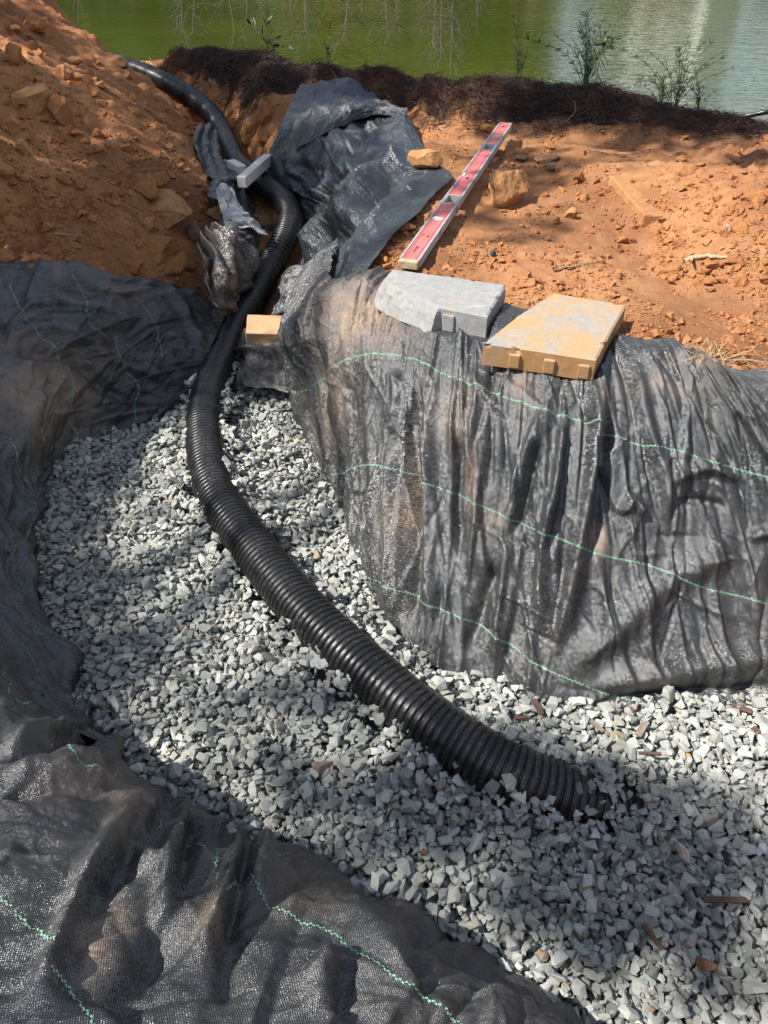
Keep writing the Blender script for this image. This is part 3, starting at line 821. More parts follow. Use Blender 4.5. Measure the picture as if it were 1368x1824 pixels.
# --- near bank
S = build_sheet(bank_cols(FRONT, .075), 570, 360)
D = np.zeros(S.px.shape)
crumple(S, D, .022, .012, .003, .10, 23.)
creases(S, D, 170, 104, .1, .5, (.003, .009), (.004, .010), (.10, .45))
creases(S, D, 120, 105, 1.2, .9, (.001, .004), (.003, .007), (.05, .2))
for f in [([(0, 1395), (120, 1375), (230, 1345)], .020, .018, .5), ([(0, 1340), (90, 1310), (170, 1290)], .022, .016, .4), ([(0, 1370), (120, 1340), (200, 1310)], -.020, .013, 0), ([(0, 1425), (130, 1410), (215, 1420)], -.012, .010, 0),
          ([(250, 1400), (190, 1500), (150, 1570), (75, 1760), (40, 1830)], .026, .020, .5), ([(285, 1430), (215, 1540), (165, 1600), (95, 1790)], -.022, .018, 0),
          ([(318, 1430), (300, 1520), (290, 1600), (285, 1660)], .024, .015, .4), ([(345, 1470), (330, 1530), (310, 1560)], -.024, .014, 0), ([(425, 1485), (415, 1540), (395, 1600), (355, 1690), (340, 1730)], .032, .015, .6),
          ([(440, 1500), (428, 1560), (412, 1630), (392, 1660)], -.030, .014, 0), ([(300, 1600), (280, 1680), (240, 1760), (200, 1830)], -.018, .022, 0), ([(460, 1500), (470, 1530), (440, 1560)], .020, .014, .4),
          ([(330, 1420), (320, 1445), (340, 1465), (400, 1500)], .018, .012, .3), ([(560, 1560), (640, 1640), (690, 1700), (740, 1720)], .014, .022, .4), ([(420, 1640), (410, 1720), (430, 1780)], -.014, .020, 0),
          ([(590, 1680), (560, 1740), (560, 1824)], .018, .020, .4), ([(630, 1700), (610, 1760), (600, 1830)], -.015, .016, 0), ([(690, 1600), (760, 1680), (860, 1740), (960, 1790)], .014, .018, .3), ([(730, 1650), (740, 1720), (770, 1780)], -.014, .015, 0),
          ([(270, 1420), (250, 1490), (270, 1540), (290, 1520)], .014, .014, .4)]:
    fold(S, f[0], f[1], f[2], (.18, .18), f[3], D)
dust(S, [(215, 1430, 30, 80, .55), (165, 1690, 30, 60, .75), (210, 1630, 30, 40, .5), (150, 1400, 80, 16, .4), (370, 1640, 25, 60, .5), (60, 1430, 70, 14, .4), (560, 1590, 90, 40, .3), (700, 1640, 30, 30, .35)])
emit_sheet(S, 'ground_fabric', 'black woven fabric with sharp wrinkles on the near bank, gravel along its edge', D * 1.25, M['fabric_near'], 3., .05)
S_FRONT = S
for pl in [[(-20, 1580), (20, 1615), (65, 1655), (102, 1680)], [(90, 1722), (120, 1755), (150, 1800), (180, 1850)], [(5, 1190), (18, 1215), (30, 1250), (60, 1262)], [(100, 1295), (135, 1345), (160, 1365), (215, 1372)],
           [(275, 1435), (285, 1460), (285, 1480)], [(312, 1475), (330, 1505), (365, 1510), (382, 1545)], [(400, 1585), (430, 1580), (500, 1620), (590, 1662), (660, 1710), (700, 1740), (760, 1780), (840, 1835)],
           [(485, 1502), (520, 1518), (540, 1522)]]:
    marker_line(S, pl, .0055, .0046)

# --- creased sheet draped over the trench side, with its folded-over top flap
def g_cols(rows, lift=.018):            # rows of (px, py) laid on the ground
    return [[on_ground(x, y, lift) + np.array([0, 0, lift]) for x, y in r] for r in rows]
cols = [[W(545, 168, .575), W(620, 180, .575), W(692, 192, .575), W(725, 202, .57)],
        [W(508, 225, .51), W(585, 225, .535), W(690, 235, .57), W(748, 250, .57)],
        [W(482, 275, .43), W(560, 285, .46), W(680, 290, .54), W(778, 290, .565)],
        [W(474, 312, .34), W(560, 325, .39), W(660, 330, .50), W(806, 312, .565)],
        [W(520, 352, .27), W(585, 370, .345), W(680, 365, .52), W(782, 338, .565)],
        [W(545, 395, .24), W(600, 400, .34), W(650, 395, .51), W(742, 384, .572)],
        [W(548, 440, .18), W(585, 440, .29), W(640, 430, .49), W(700, 420, .575)],
        [W(535, 490, .12), W(560, 480, .24), W(610, 465, .49), W(672, 458, .575)],
        [W(515, 530, .08), W(540, 520, .18), W(580, 508, .46), W(645, 492, .565)]]
S = build_sheet(cols, 220, 240)
D = np.zeros(S.px.shape)
crumple(S, D, .040, .024, .006, .16, 31.)
creases(S, D, 150, 106, .6, .7, (.004, .013), (.007, .016), (.12, .5))
for f in [([(545, 478), (590, 430), (640, 375), (700, 318)], .105, .034, .5), ([(580, 500), (625, 440), (690, 370), (760, 300)], -.06, .028, 0), ([(600, 500), (640, 440), (720, 360), (790, 320)], .060, .030, .4), ([(520, 300), (570, 270), (640, 250)], .04, .03, .3), ([(590, 330), (630, 300), (660, 260)], -.03, .025, 0), ([(610, 360), (650, 320), (720, 280)], .035, .024, .4), ([(660, 215), (650, 250), (600, 300)], -.03, .022, .3),
          ([(640, 215), (600, 260), (640, 320)], .028, .030, .3), ([(500, 300), (560, 330), (560, 360)], .020, .024, .4), ([(700, 200), (720, 250), (690, 300)], .026, .035, .3), ([(560, 230), (540, 290), (580, 340)], -.015, .03, 0),
          ([(560, 350), (590, 390), (560, 440)], -.022, .022, 0)]:
    fold(S, f[0], f[1], f[2], (.2, .2), f[3], D)
ed_ = np.minimum(1, np.minimum(np.minimum(S.V, S.V.max() - S.V), np.minimum(S.U, S.U.max() - S.U)) / .10)
D *= .25 + .75 * ed_
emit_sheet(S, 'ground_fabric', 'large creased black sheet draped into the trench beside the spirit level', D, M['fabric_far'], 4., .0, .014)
S_BIG = S
for pl in [[(585, 200), (600, 235), (650, 300), (668, 330)], [(590, 470), (640, 420), (700, 375), (770, 335)], [(560, 250), (585, 300), (620, 350)]]:
    marker_line(S, pl, .005, .006, M['thread_dim'])
fl = [[W(538, 150, .60), W(516, 192, .60), W(495, 240, .565), W(478, 274, .50)],
      [W(580, 162, .61), W(566, 190, .62), W(548, 215, .60), W(530, 262, .515)],
      [W(630, 174, .61), W(620, 192, .625), W(610, 205, .61), W(590, 232, .56)],
      [W(680, 184, .605), W(676, 190, .615), W(672, 196, .61), W(660, 206, .59)],
      [W(724, 200, .59), W(722, 203, .595), W(720, 206, .59), W(716, 210, .58)]]
F2 = build_sheet(fl, 160, 110)
D = np.zeros(F2.px.shape); crumple(F2, D, .020, .022, .007, .12, 41.); creases(F2, D, 50, 107, .8, .9, (.003, .010), (.006, .014), (.08, .35))
fo = emit_sheet(F2, 'folded_flap', None, D, M['fabric_far'], 5., .1); fo.parent = S_BIG.o

# --- loose sheet ends left of the pipe
def scrap(rows, label, mat, nu, nv, seed, amp=1.0, folds=(), lines=(), bd=.2, dst=(), pleat=0, wave=None):
    S = build_sheet(rows, nu, nv); D = np.zeros(S.px.shape)
    if wave:                            # hanging folds
        ph_ = S.V / wave[1] * 6.283 + 2.4 * fbm(xyz(S.U, S.V), .16, 2, .5, seed) + S.U * 9
        D += wave[0] * (np.abs(np.sin(ph_ * .5)) * 2 - 1.2)
    if pleat: creases(S, D, pleat, int(seed) + 1, math.pi / 2, .35, (.006, .018), (.005, .013), (.12, .4))
    crumple(S, D, .024 * amp, .014 * amp, .004 * amp, .10, seed); creases(S, D, 40, int(seed), .3, .6, (.003, .010), (.005, .012), (.08, .35))
    for f in folds: fold(S, f[0], f[1], f[2], (.2, .2), f[3], D)
    dust(S, dst)
    emit_sheet(S, 'ground_fabric', label, D, mat, seed, bd)
    for l in lines: marker_line(S, l, .005, .006, M['thread_dim'])
    return S
scrap([[WD(352, 222, 3.75), WD(370, 226, 3.78), WD(385, 240, 3.8)], [WD(344, 250, 3.6), WD(366, 255, 3.66), WD(392, 262, 3.72)], [WD(352, 285, 3.45), WD(378, 285, 3.5), WD(402, 288, 3.6)],
       [WD(372, 310, 3.3), WD(395, 310, 3.38), WD(415, 305, 3.5)], [WD(392, 330, 3.2), WD(410, 328, 3.3), WD(428, 318, 3.42)]],
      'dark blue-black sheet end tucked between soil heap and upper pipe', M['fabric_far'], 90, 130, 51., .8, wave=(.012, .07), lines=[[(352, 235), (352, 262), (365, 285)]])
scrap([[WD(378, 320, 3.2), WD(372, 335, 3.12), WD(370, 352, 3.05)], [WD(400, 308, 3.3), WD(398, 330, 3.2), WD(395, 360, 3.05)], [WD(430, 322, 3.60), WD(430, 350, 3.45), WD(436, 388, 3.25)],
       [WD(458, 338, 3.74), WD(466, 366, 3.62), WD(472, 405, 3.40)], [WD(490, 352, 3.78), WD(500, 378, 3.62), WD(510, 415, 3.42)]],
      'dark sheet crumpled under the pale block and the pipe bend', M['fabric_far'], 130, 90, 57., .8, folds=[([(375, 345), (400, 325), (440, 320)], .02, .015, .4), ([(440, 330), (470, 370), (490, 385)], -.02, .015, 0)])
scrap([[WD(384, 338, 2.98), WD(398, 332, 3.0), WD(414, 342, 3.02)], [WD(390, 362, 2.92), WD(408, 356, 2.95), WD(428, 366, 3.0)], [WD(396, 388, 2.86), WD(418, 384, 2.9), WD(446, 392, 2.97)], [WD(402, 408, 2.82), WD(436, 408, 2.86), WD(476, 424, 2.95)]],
      'pale grey strip of sheet sticking up beside the pipe bend', M['fabric_pale'], 90, 80, 63., .7, bd=.1)
scrap([[WD(350, 446, 2.74), WD(368, 414, 2.80), WD(404, 392, 2.90)], [WD(360, 470, 2.70), WD(388, 448, 2.72), WD(430, 402, 2.92)], [WD(364, 510, 2.66), WD(396, 490, 2.72), WD(458, 418, 3.02)], [WD(372, 545, 2.66), WD(398, 525, 2.76), WD(452, 450, 3.06)], [WD(388, 572, 2.70), WD(396, 560, 2.82), WD(440, 490, 3.06)]],
      'crumpled grey-black sheet bunched left of the pipe coupling', M['fabric'], 150, 150, 69., 1.15,
      folds=[([(385, 420), (395, 470), (385, 530)], .030, .018, .4), ([(405, 430), (412, 490), (400, 550)], -.030, .016, 0), ([(430, 415), (432, 460), (420, 520)], .028, .016, .4), ([(362, 450), (372, 500), (380, 550)], -.015, .014, 0)],
      lines=[[(375, 425), (400, 408), (440, 405)]], bd=.15, dst=[(400, 500, 40, 60, .3)], pleat=26, wave=(.024, .060))
scrap([[WD(380, 600, 2.95), WD(370, 640, 2.88), WD(350, 700, 2.72)], [WD(408, 600, 2.90), WD(412, 640, 2.82), WD(404, 698, 2.66)], [WD(440, 588, 2.74), WD(445, 640, 2.64), WD(445, 692, 2.54)], [WD(475, 592, 2.72), WD(480, 640, 2.64), WD(485, 690, 2.54)], [WD(510, 590, 2.72), WD(508, 640, 2.64), WD(518, 700, 2.54)], [WD(540, 590, 2.74), WD(540, 640, 2.66), WD(545, 700, 2.56)]],
      'shaded black sheet below the tan brick at the head of the gravel', M['fabric'], 120, 110, 75., .9, folds=[([(425, 625), (470, 635), (500, 640)], .03, .014, .5)])
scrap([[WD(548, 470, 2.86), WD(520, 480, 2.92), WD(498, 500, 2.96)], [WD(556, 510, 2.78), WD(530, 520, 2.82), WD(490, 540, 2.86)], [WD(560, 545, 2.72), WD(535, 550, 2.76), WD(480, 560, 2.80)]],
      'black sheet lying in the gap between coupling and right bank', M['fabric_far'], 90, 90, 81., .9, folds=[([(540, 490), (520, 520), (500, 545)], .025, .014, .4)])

# ------------------------------------------------------------------ corrugated pipe
def ribbed(path, rad, pitch, depth, sides=40, per=6, flare=None):
    L = np.linalg.norm(np.diff(crom(path, 2000), axis=0), axis=1).sum()
    n = int(L / pitch * per)
    Q = crom_even(path, n)
    s = np.linspace(0, L, n)
    ph = (s / pitch) % 1.0
    prof = sstep(.06, .26, ph) * sstep(.94, .74, ph) - .16 * np.exp(-((ph - .5) / .09) ** 2)
    r = rad - depth * (1 - prof)
    V, F = tube(Q, r, sides)
    return V, F, Q
pipe = empty('corrugated_pipe', PIPE_LOW[9])
tag(pipe, 'long black corrugated drainage pipe curving down from the soil heap into the gravel', 'drainage pipe')
RL, RU = .060, .0555
def pipe_part(name, path, rad, pitch, depth, **k):
    V, F, Q = ribbed(path, rad, pitch, depth, **k)
    o = mesh_obj(name, V - PIPE_LOW[9], F, M['pipe'], pipe, smooth=True)
    return o, Q
o, QL = pipe_part('pipe_section', PIPE_LOW, RL, .0158, .0072, per=8, sides=34)
o['label'] = 'coarser ribbed lower section'
o, QU = pipe_part('pipe_section', PIPE_UP, RU, .0165, .0076, sides=30)
o['label'] = 'finer ribbed upper section'
c0 = QL[0]; t0 = QL[6] - QL[0]; t0 /= np.linalg.norm(t0)
V, F = tube(np.array([c0 - t0 * .016, c0 - t0 * .012, c0 + t0 * .012, c0 + t0 * .016]), [RL - .004, RL + .0025, RL + .0025, RL - .002], 40)
mesh_obj('coupling_ring', V - PIPE_LOW[9], F, M['pipe'], pipe, smooth=True)

# ------------------------------------------------------------------ gravel
def rock_protos(k, npts=(9, 14), seed=3, box=.55):
    r = np.random.default_rng(seed); out = []
    for _ in range(k):
        n = r.integers(*npts)
        p = r.normal(size=(n, 3)); p /= np.linalg.norm(p, axis=1)[:, None]
        p = np.sign(p) * np.abs(p) ** box
        p /= np.abs(p).max()
        bm = bmesh.new()
        for q in p: bm.verts.new(q)
        res = bmesh.ops.convex_hull(bm, input=bm.verts)
        bmesh.ops.delete(bm, geom=[g for g in bm.verts if not g.link_faces], context='VERTS')
        bm.verts.index_update(); bmesh.ops.triangulate(bm, faces=bm.faces)
        bm.verts.index_update()
        V = np.array([v.co[:] for v in bm.verts]); F = np.array([[v.index for v in f.verts] for f in bm.faces])
        V = V - V.mean(0); V /= np.abs(V).max(0)
        out.append((V, F)); bm.free()
    return out
PROTO = rock_protos(40, (9, 13), 3, .66)

def rot_mats(n, tilt, r):
    yaw = r.uniform(0, 2 * math.pi, n); t = r.normal(0, tilt, n); a = r.uniform(0, 2 * math.pi, n)
    K = np.zeros((n, 3, 3)); ax = np.stack([np.cos(a), np.sin(a), np.zeros(n)], -1)
    K[:, 0, 2] = ax[:, 1]; K[:, 1, 2] = -ax[:, 0]; K[:, 2, 0] = -ax[:, 1]; K[:, 2, 1] = ax[:, 0]
    Rt = np.eye(3) + np.sin(t)[:, None, None] * K + (1 - np.cos(t))[:, None, None] * (K @ K)
    Rz = np.zeros((n, 3, 3)); c, s = np.cos(yaw), np.sin(yaw)
    Rz[:, 0, 0] = c; Rz[:, 0, 1] = -s; Rz[:, 1, 0] = s; Rz[:, 1, 1] = c; Rz[:, 2, 2] = 1
    return Rt @ Rz

def scatter_mesh(name, C, size, mats, mat, r, protos=PROTO, smooth=False, extra=True):
    which = r.integers(0, len(protos), len(C)); VV, FF, A, Hh, off = [], [], [], [], 0
    rnd = np.clip(r.beta(2.2, 2.4, len(C)), 0, 1); hue = r.uniform(0, 1, len(C))
    for k, (V, F) in enumerate(protos):
        idx = np.where(which == k)[0]
        if not len(idx): continue
        W_ = (V[None] * size[idx][:, None]) @ np.transpose(mats[idx], (0, 2, 1)) + C[idx][:, None]
        VV.append(W_.reshape(-1, 3))
        FF.append((F[None] + (off + np.arange(len(idx)) * len(V))[:, None, None]).reshape(-1, 3))
        off += len(idx) * len(V)
        A.append(np.repeat(rnd[idx], len(V))); Hh.append(np.repeat(hue[idx], len(V)))
    return mesh_obj(name, np.concatenate(VV), np.concatenate(FF), mat, smooth=smooth, attrs={'rnd': np.concatenate(A), 'hue': np.concatenate(Hh)} if extra else None)

GR = [np.array([-.27, 2.52])] + [d[:2] + .02 * ((c - d)[:2]) / (np.linalg.norm((c - d)[:2]) + 1e-9) for b, c, d in BLOCK[1:10]] + [np.array([1.3, .9]), np.array([1.3, .15])]
GR += [d[:2] + .03 * (c - d)[:2] / (np.linalg.norm((c - d)[:2]) + 1e-9) for b, c, d in FRONT[::-1][:-1]]
GR += [d[:2] + .03 * (c - d)[:2] / (np.linalg.norm((c - d)[:2]) + 1e-9) for b, c, d in MOUND[::-1][1:]] + [np.array([-.62, 2.52])]
GR = np.array(GR)
END = W(1085, 1432, .0)
def gravel_z(x, y):
    g = .018 * fbm(xyz(x, y), .5, 3, .5, 12.)
    g = g + .030 * np.exp(-(((x - END[0] - .02) / .10) ** 2 + ((y - END[1]) / .085) ** 2))
    g = g + .02 * sstep(.3, .8, x)
    return g - .012
res = .004
x0, y0 = -1.25, .05
hx = np.arange(x0, 1.35, res); hy = np.arange(y0, 2.75, res)
HX, HY = np.meshgrid(hx, hy)
HM = gravel_z(HX, HY) - .040
bed = mesh_obj('gravel_bed', xyz(*np.meshgrid(hx[::6], hy[::6]), gravel_z(*np.meshgrid(hx[::6], hy[::6])) - .036).reshape(-1, 3), grid_faces(len(hy[::6]), len(hx[::6])), M['stone'], smooth=True,
               attrs={'rnd': np.full(len(hx[::6]) * len(hy[::6]), .05), 'hue': np.zeros(len(hx[::6]) * len(hy[::6]))})
tag(bed, kind='structure')
QLs = QL[::8]
rg = np.random.default_rng(5)
NST = 43000
cand = np.stack([rg.uniform(x0 + .05, 1.28, 230000), rg.uniform(y0 + .05, 2.6, 230000)], -1)
vis = inside(GR, cand[:, 0], cand[:, 1])
cand = cand[vis]
ppx, ppy, _ = proj(np.c_[cand, np.zeros(len(cand))])
cand = cand[(ppx > -60) & (ppx < 1430) & (ppy < 1890)]
# distance to the pipe and its height there
dd = ((cand[:, None, :] - QLs[None, :, :2]) ** 2).sum(-1); kk = dd.argmin(1); pd = np.sqrt(dd.min(1)); pz = QLs[kk, 2]
ptop = pz + np.sqrt(np.clip(RL ** 2 - pd ** 2, 0, None))
gz = gravel_z(cand[:, 0], cand[:, 1])
bad = (pd < RL * .80) & (ptop > gz + .004 + (.003 + .11 * np.exp(-(((cand[:, 0] - END[0]) ** 2 + (cand[:, 1] - END[1]) ** 2) / .11 ** 2))) * rg.uniform(0, 1, len(cand)) ** 2)
hd2 = ((HX.ravel()[:, None] - QLs[None, ::6, 0]) ** 2 + (HY.ravel()[:, None] - QLs[None, ::6, 1]) ** 2)
hk = hd2.argmin(1).reshape(HX.shape); hdm = hd2.min(1).reshape(HX.shape); hz = QLs[::6, 2][hk] + np.sqrt(np.clip(RL ** 2 - hdm, 0, None))
HM = np.where((hdm < RL ** 2) & (hz < gravel_z(HX, HY) + .085), np.maximum(HM, hz - .003), HM)
cand = cand[~bad]
n = min(len(cand), NST)
sz = np.clip(rg.lognormal(math.log(.0073), .36, n), .0036, .0170)
asp = np.stack([rg.uniform(.85, 1.55, n), rg.uniform(.70, 1.05, n), rg.uniform(.42, .85, n)], -1)
size = sz[:, None] * asp
mats = rot_mats(n, .55, rg)
cen = np.zeros((n, 3))
base3 = cand[:n]
off3 = base3[:, None, :] + np.concatenate([np.zeros((n, 1, 2)), rg.normal(0, .018, (n, 2, 2))], 1)
pd3 = np.sqrt(((off3.reshape(-1, 1, 2) - QLs[None, :, :2]) ** 2).sum(-1)); k3 = pd3.argmin(1); m3 = pd3.min(1)
t3 = QLs[k3, 2] + np.sqrt(np.clip(RL ** 2 - m3 ** 2, 0, None)); o3 = off3.reshape(-1, 2)
bad3 = (((m3 < RL * .80) & (t3 > gravel_z(o3[:, 0], o3[:, 1]) + .004)) | ~inside(GR, o3[:, 0], o3[:, 1])).reshape(n, 3)
vr = np.sqrt(((mats * size[:, None, :]) ** 2).sum(-1))       # half extents of each stone along x, y, z
for k in range(n):
    hxk, hyk, hzk = vr[k] * (.86, .86, .80)
    nx, ny = max(1, int(hxk / res)), max(1, int(hyk / res))
    best = None
    ox = np.arange(-nx, nx + 1) * res / hxk; oy = np.arange(-ny, ny + 1) * res / hyk
    e = 1 - ox[None] ** 2 - oy[:, None] ** 2
    e = np.sqrt(np.clip(e, 0, None)) * hzk; msk = e > .25 * hzk
    for ci, c in enumerate(off3[k]):
        if ci and bad3[k, ci]: continue
        i, j = int((c[1] - y0) / res), int((c[0] - x0) / res)
        if i - ny < 0 or j - nx < 0 or i + ny + 1 > HM.shape[0] or j + nx + 1 > HM.shape[1]: continue
        w = HM[i - ny:i + ny + 1, j - nx:j + nx + 1]
        v = (w + e)[msk]
        z = .7 * v.max() + .3 * v.mean()
        if best is None or z < best[0]: best = (z, i, j, c)
    z, i, j, c = best
    w = HM[i - ny:i + ny + 1, j - nx:j + nx + 1]
    w[msk] = np.maximum(w[msk], (z + e)[msk])
    cen[k] = (c[0], c[1], z)
gr = scatter_mesh('gravel', cen, size, mats, M['stone'], rg)
tag(gr, 'pale grey-green crushed stone filling the lined pit around the pipe', None, None, 'stuff')

def hm_at(p):
    return HM[int((p[1] - y0) / res), int((p[0] - x0) / res)]

# ------------------------------------------------------------------ single rocks and clods
def rock(name, pos, dims, mat, rotz=0.0, tilt=0.0, seed=1, rough=.16, label=None, cat=None, group=None, sink=.25, sub=4):
    bm = bmesh.new(); bmesh.ops.create_icosphere(bm, subdivisions=sub, radius=1)
    V = np.array([v.co[:] for v in bm.verts]); F = np.array([[v.index for v in f.verts] for f in bm.faces]); bm.free()
    r = np.random.default_rng(seed)
    nrm = r.normal(size=(16, 3)); nrm /= np.linalg.norm(nrm, axis=1)[:, None]; off = r.uniform(.50, .92, 16)
    for q, o_ in zip(nrm, off):         # flat broken faces
        d = V @ q; V = V - np.clip(d - o_, 0, None)[:, None] * q
    V *= (1 + rough * fbm(V, .8, 3, .55, seed * 3.1)[:, None] + .35 * rough * fbm(V, .2, 2, .6, seed * 1.7)[:, None])
    V *= np.array(dims) * .5
    cz, sz_, ct, st = math.cos(rotz), math.sin(rotz), math.cos(tilt), math.sin(tilt)
    V = V @ np.array([[ct, 0, -st], [0, 1, 0], [st, 0, ct]])
    V = V @ np.array([[cz, sz_, 0], [-sz_, cz, 0], [0, 0, 1]])
    zmin = V[:, 2].min()
    o = mesh_obj(name, V, F, mat, smooth=False)
    me = o.data; me.polygons.foreach_set('use_smooth', np.full(len(me.polygons), sub < 3))
    o.location = (pos[0], pos[1], pos[2] - zmin - sink * dims[2])
    if label: tag(o, label, cat or 'rock', group)
    return o

def g_rock(px, py, wpx, hpx, name, mat, label, seed, rotz=0., tilt=0., group=None, cat=None, depth=None, sink=.22, lift=0., rough=.16):
    p = on_ground(px, py + hpx * .35); _, _, d = proj(p)
    w = wpx * d / FPX; h = hpx * d / FPX
    if group == 'clay clods on the tipped soil heap': w, h = w * 1.18, h * 1.22
    p[2] += lift
    return rock(name, p, (w, depth or w * .8, h * 1.05), mat, rotz, tilt, seed, rough, label, cat, group, sink)

p = W(765, 300, .565)
rock('rock', p + np.array([0, .03, -.005]), (.185, .105, .085), M['tan'], -.45, .12, 21, .10, 'tan flat-sided rock weighting the sheet edge beside the spirit level', 'rock', None, .12)
g_rock(908, 330, 96, 84, 'rock', M['tan'], 'large tan and brown boulder on open clay, nearest the spirit level', 33, .6, .1, sink=.18, rough=.22)
g_rock(1028, 313, 26, 26, 'clay_clod', M['clod'], 'round red clay clod between the boulder and the buried slab', 34, cat='clod')
g_rock(1017, 378, 30, 28, 'rock', M['tan'], 'small angular tan stone just right of the large boulder', 35, cat='stone')
g_rock(1292, 407, 26, 24, 'rock', M['tan_pebble'], 'pale dusty stone on the loose clay pile', 36, cat='stone')
g_rock(878, 451, 12, 14, 'rock', M['pouch'], 'tiny black pebble alone on the smooth brown clay', 37, cat='pebble', sink=.05)
g_rock(869, 227, 34, 16, 'rock', M['tan'], 'pale flat stone at the mulch edge behind the spirit level', 38, cat='stone')
g_rock(975, 282, 50, 16, 'rock', M['brownrock'], 'flat brown stone lying beyond the large boulder', 39, .2, cat='stone')
g_rock(925, 281, 34, 12, 'rock', M['brownrock'], 'thin reddish stone between the level and the boulder', 40, .4, cat='stone')
g_rock(985, 296, 32, 14, 'rock', M['brownrock'], 'dull greyish flat stone next to the brown one', 41, .1, cat='stone')
g_rock(722, 404, 48, 20, 'clay_clod', M['clod'], 'long clay clod between the draped sheet and the level', 42, cat='clod')
g_rock(1345, 345, 40, 30, 'clay_clod', M['clod'], 'lumpy red clod at the top of the loose clay pile', 43, cat='clod')
g_rock(1160, 690, 6, 6, 'clay_clod', M['clod'], None, 44)  if False else None
# clods of the tipped heap, each where the photograph has one
HEAP = [(62, 166, 84, 52, 'broad light clod jutting from the upper heap', M['tan'], 50), (115, 196, 44, 52, 'upright reddish clod right of the broad light clod', M['clod'], 51),
        (25, 92, 46, 34, 'clod low on the heap edge above the broad light one', M['clod'], 52), (296, 364, 92, 46, 'big sunlit orange clod overhanging a dark hollow near the trench', M['tan'], 53),
        (262, 332, 46, 42, 'rounded clod just above the overhanging orange clod', M['clod'], 54), (288, 434, 74, 44, 'wedge-shaped brown clod below the dark hollow', M['clod'], 55),
        (312, 466, 52, 36, 'blocky clod close above the shaded fabric mound', M['clod'], 56), (346, 412, 40, 40, 'dark clod beside the trench edge', M['brownrock'], 57),
        (268, 402, 34, 22, 'small pale clod sitting inside the dark hollow', M['tan'], 58), (282, 318, 34, 22, 'little clod by the pale dry root', M['clod'], 59),
        (20, 216, 44, 28, 'pale clod at the frame edge, midway up the heap', M['tan'], 60), (8, 300, 40, 24, 'flat yellowish clod at the frame edge below the pale one', M['tan'], 61),
        (44, 262, 26, 28, 'upright yellowish clod among the sunlit crumbs', M['tan'], 62), (148, 142, 36, 24, 'clod on the slope near the heap top', M['clod'], 63), (8, 452, 36, 30, 'rounded clod touching the fabric mound at the frame edge', M['clod'], 64),
        (378, 372, 40, 26, 'orange clod crumbling at the trench lip by the pale sheet strip', M['tan'], 65), (215, 110, 30, 20, 'small dark clod near the crest', M['brownrock'], 66),
        (235, 470, 40, 28, 'brown clod above the middle of the fabric mound', M['clod'], 67), (60, 40, 44, 30, 'large clod at the very top of the heap', M['clod'], 68), (118, 128, 30, 22, 'squarish clod between the two large upper clods', M['tan'], 69)]
for (px, py, w, h, lab, mt, sd) in HEAP:
    g_rock(px, py, w, h, 'clay_clod', mt, lab, sd, sd * .7, .2 * math.sin(sd), 'clay clods on the tipped soil heap', 'clod', sink=.30, rough=.22)
for (px, py, w, h, sd, lab) in [(455, 205, 54, 50, 70, 'orange clay lump in the trench bank under the mulch'), (440, 238, 44, 36, 71, 'brown clay lump low in the trench bank beside the pipe'), (478, 196, 40, 44, 72, 'clay lump at the foot of the folded flap'), (415, 220, 30, 28, 73, 'small clay lump touching the upper pipe'), (470, 245, 36, 26, 74, 'broken clay lump below the flap corner')]:
    g_rock(px, py, w, h, 'clay_clod', M['clod'], lab, sd, sd, .2, 'clay lumps in the trench bank', 'clod', sink=.35, rough=.22)
# many smaller clods, alike
protoR = [rock('clay_clod', (0, 0, 0), (1, .85, .7), M['clod'], 0, 0, 80 + k, .24, sub=3) for k in range(5)]
protoM = [o.data for o in protoR]
for o in protoR: bpy.data.objects.remove(o)
rc = np.random.default_rng(9); placed = 0
for k in range(34):
    px, py = rc.uniform(1170, 1375), rc.uniform(285, 505)
    if px < 1210 and py < 330: continue
    q = on_ground(px, py); o = bpy.data.objects.new('clay_clod', protoM[rc.integers(5)]); COL.objects.link(o)
    s = rc.uniform(20, 46) * proj(q)[2] / FPX
    o.scale = (s, s * rc.uniform(.8, 1.2), s * rc.uniform(.7, 1.0)); o.rotation_euler = (rc.uniform(-.5, .5), rc.uniform(-.5, .5), rc.uniform(0, 6.28)); o.location = (q[0], q[1], q[2] + s * .02)
    tag(o, 'larger rough clay clod in the loose pile at the right edge of the open ground', 'clod', 'large clods in the loose pile')
while placed < 215:
    left = rc.random() < .66
    if left: px, py = rc.uniform(0, 370), rc.uniform(10, 500)
    else: px, py = rc.uniform(960, 1368), rc.uniform(240, 520)
    if left and py < px * .52 + 4 and True:
        if py < (px - 90) * .75: continue
    if not left and (py < 245 or (px < 1180 and rc.random() < .75)): continue
    q = on_ground(px, py)
    if inside(PIT, np.array([q[0]]), np.array([q[1]]))[0] or inside(MULCH, np.array([q[0]]), np.array([q[1]]))[0]: continue
    if q[1] > 4.6: continue
    o = bpy.data.objects.new('clay_clod', protoM[rc.integers(5)]); COL.objects.link(o)
    s = rc.uniform(11, 24) * proj(q)[2] / FPX * (1.0 if rc.random() < .85 else 1.35)
    o.scale = (s, s * rc.uniform(.8, 1.2), s * rc.uniform(.7, 1.1)); o.rotation_euler = (rc.uniform(-.5, .5), rc.uniform(-.5, .5), rc.uniform(0, 6.28))
    o.location = (q[0], q[1], q[2] + s * .12)
    if left: tag(o, 'small crumbly clay clod lying loose on the tipped soil heap', 'clod', 'small clods on the soil heap')
    else: tag(o, 'small crumbly clay clod lying loose on the open ground beyond the pavers', 'clod', 'small clods on the open ground')
    placed += 1

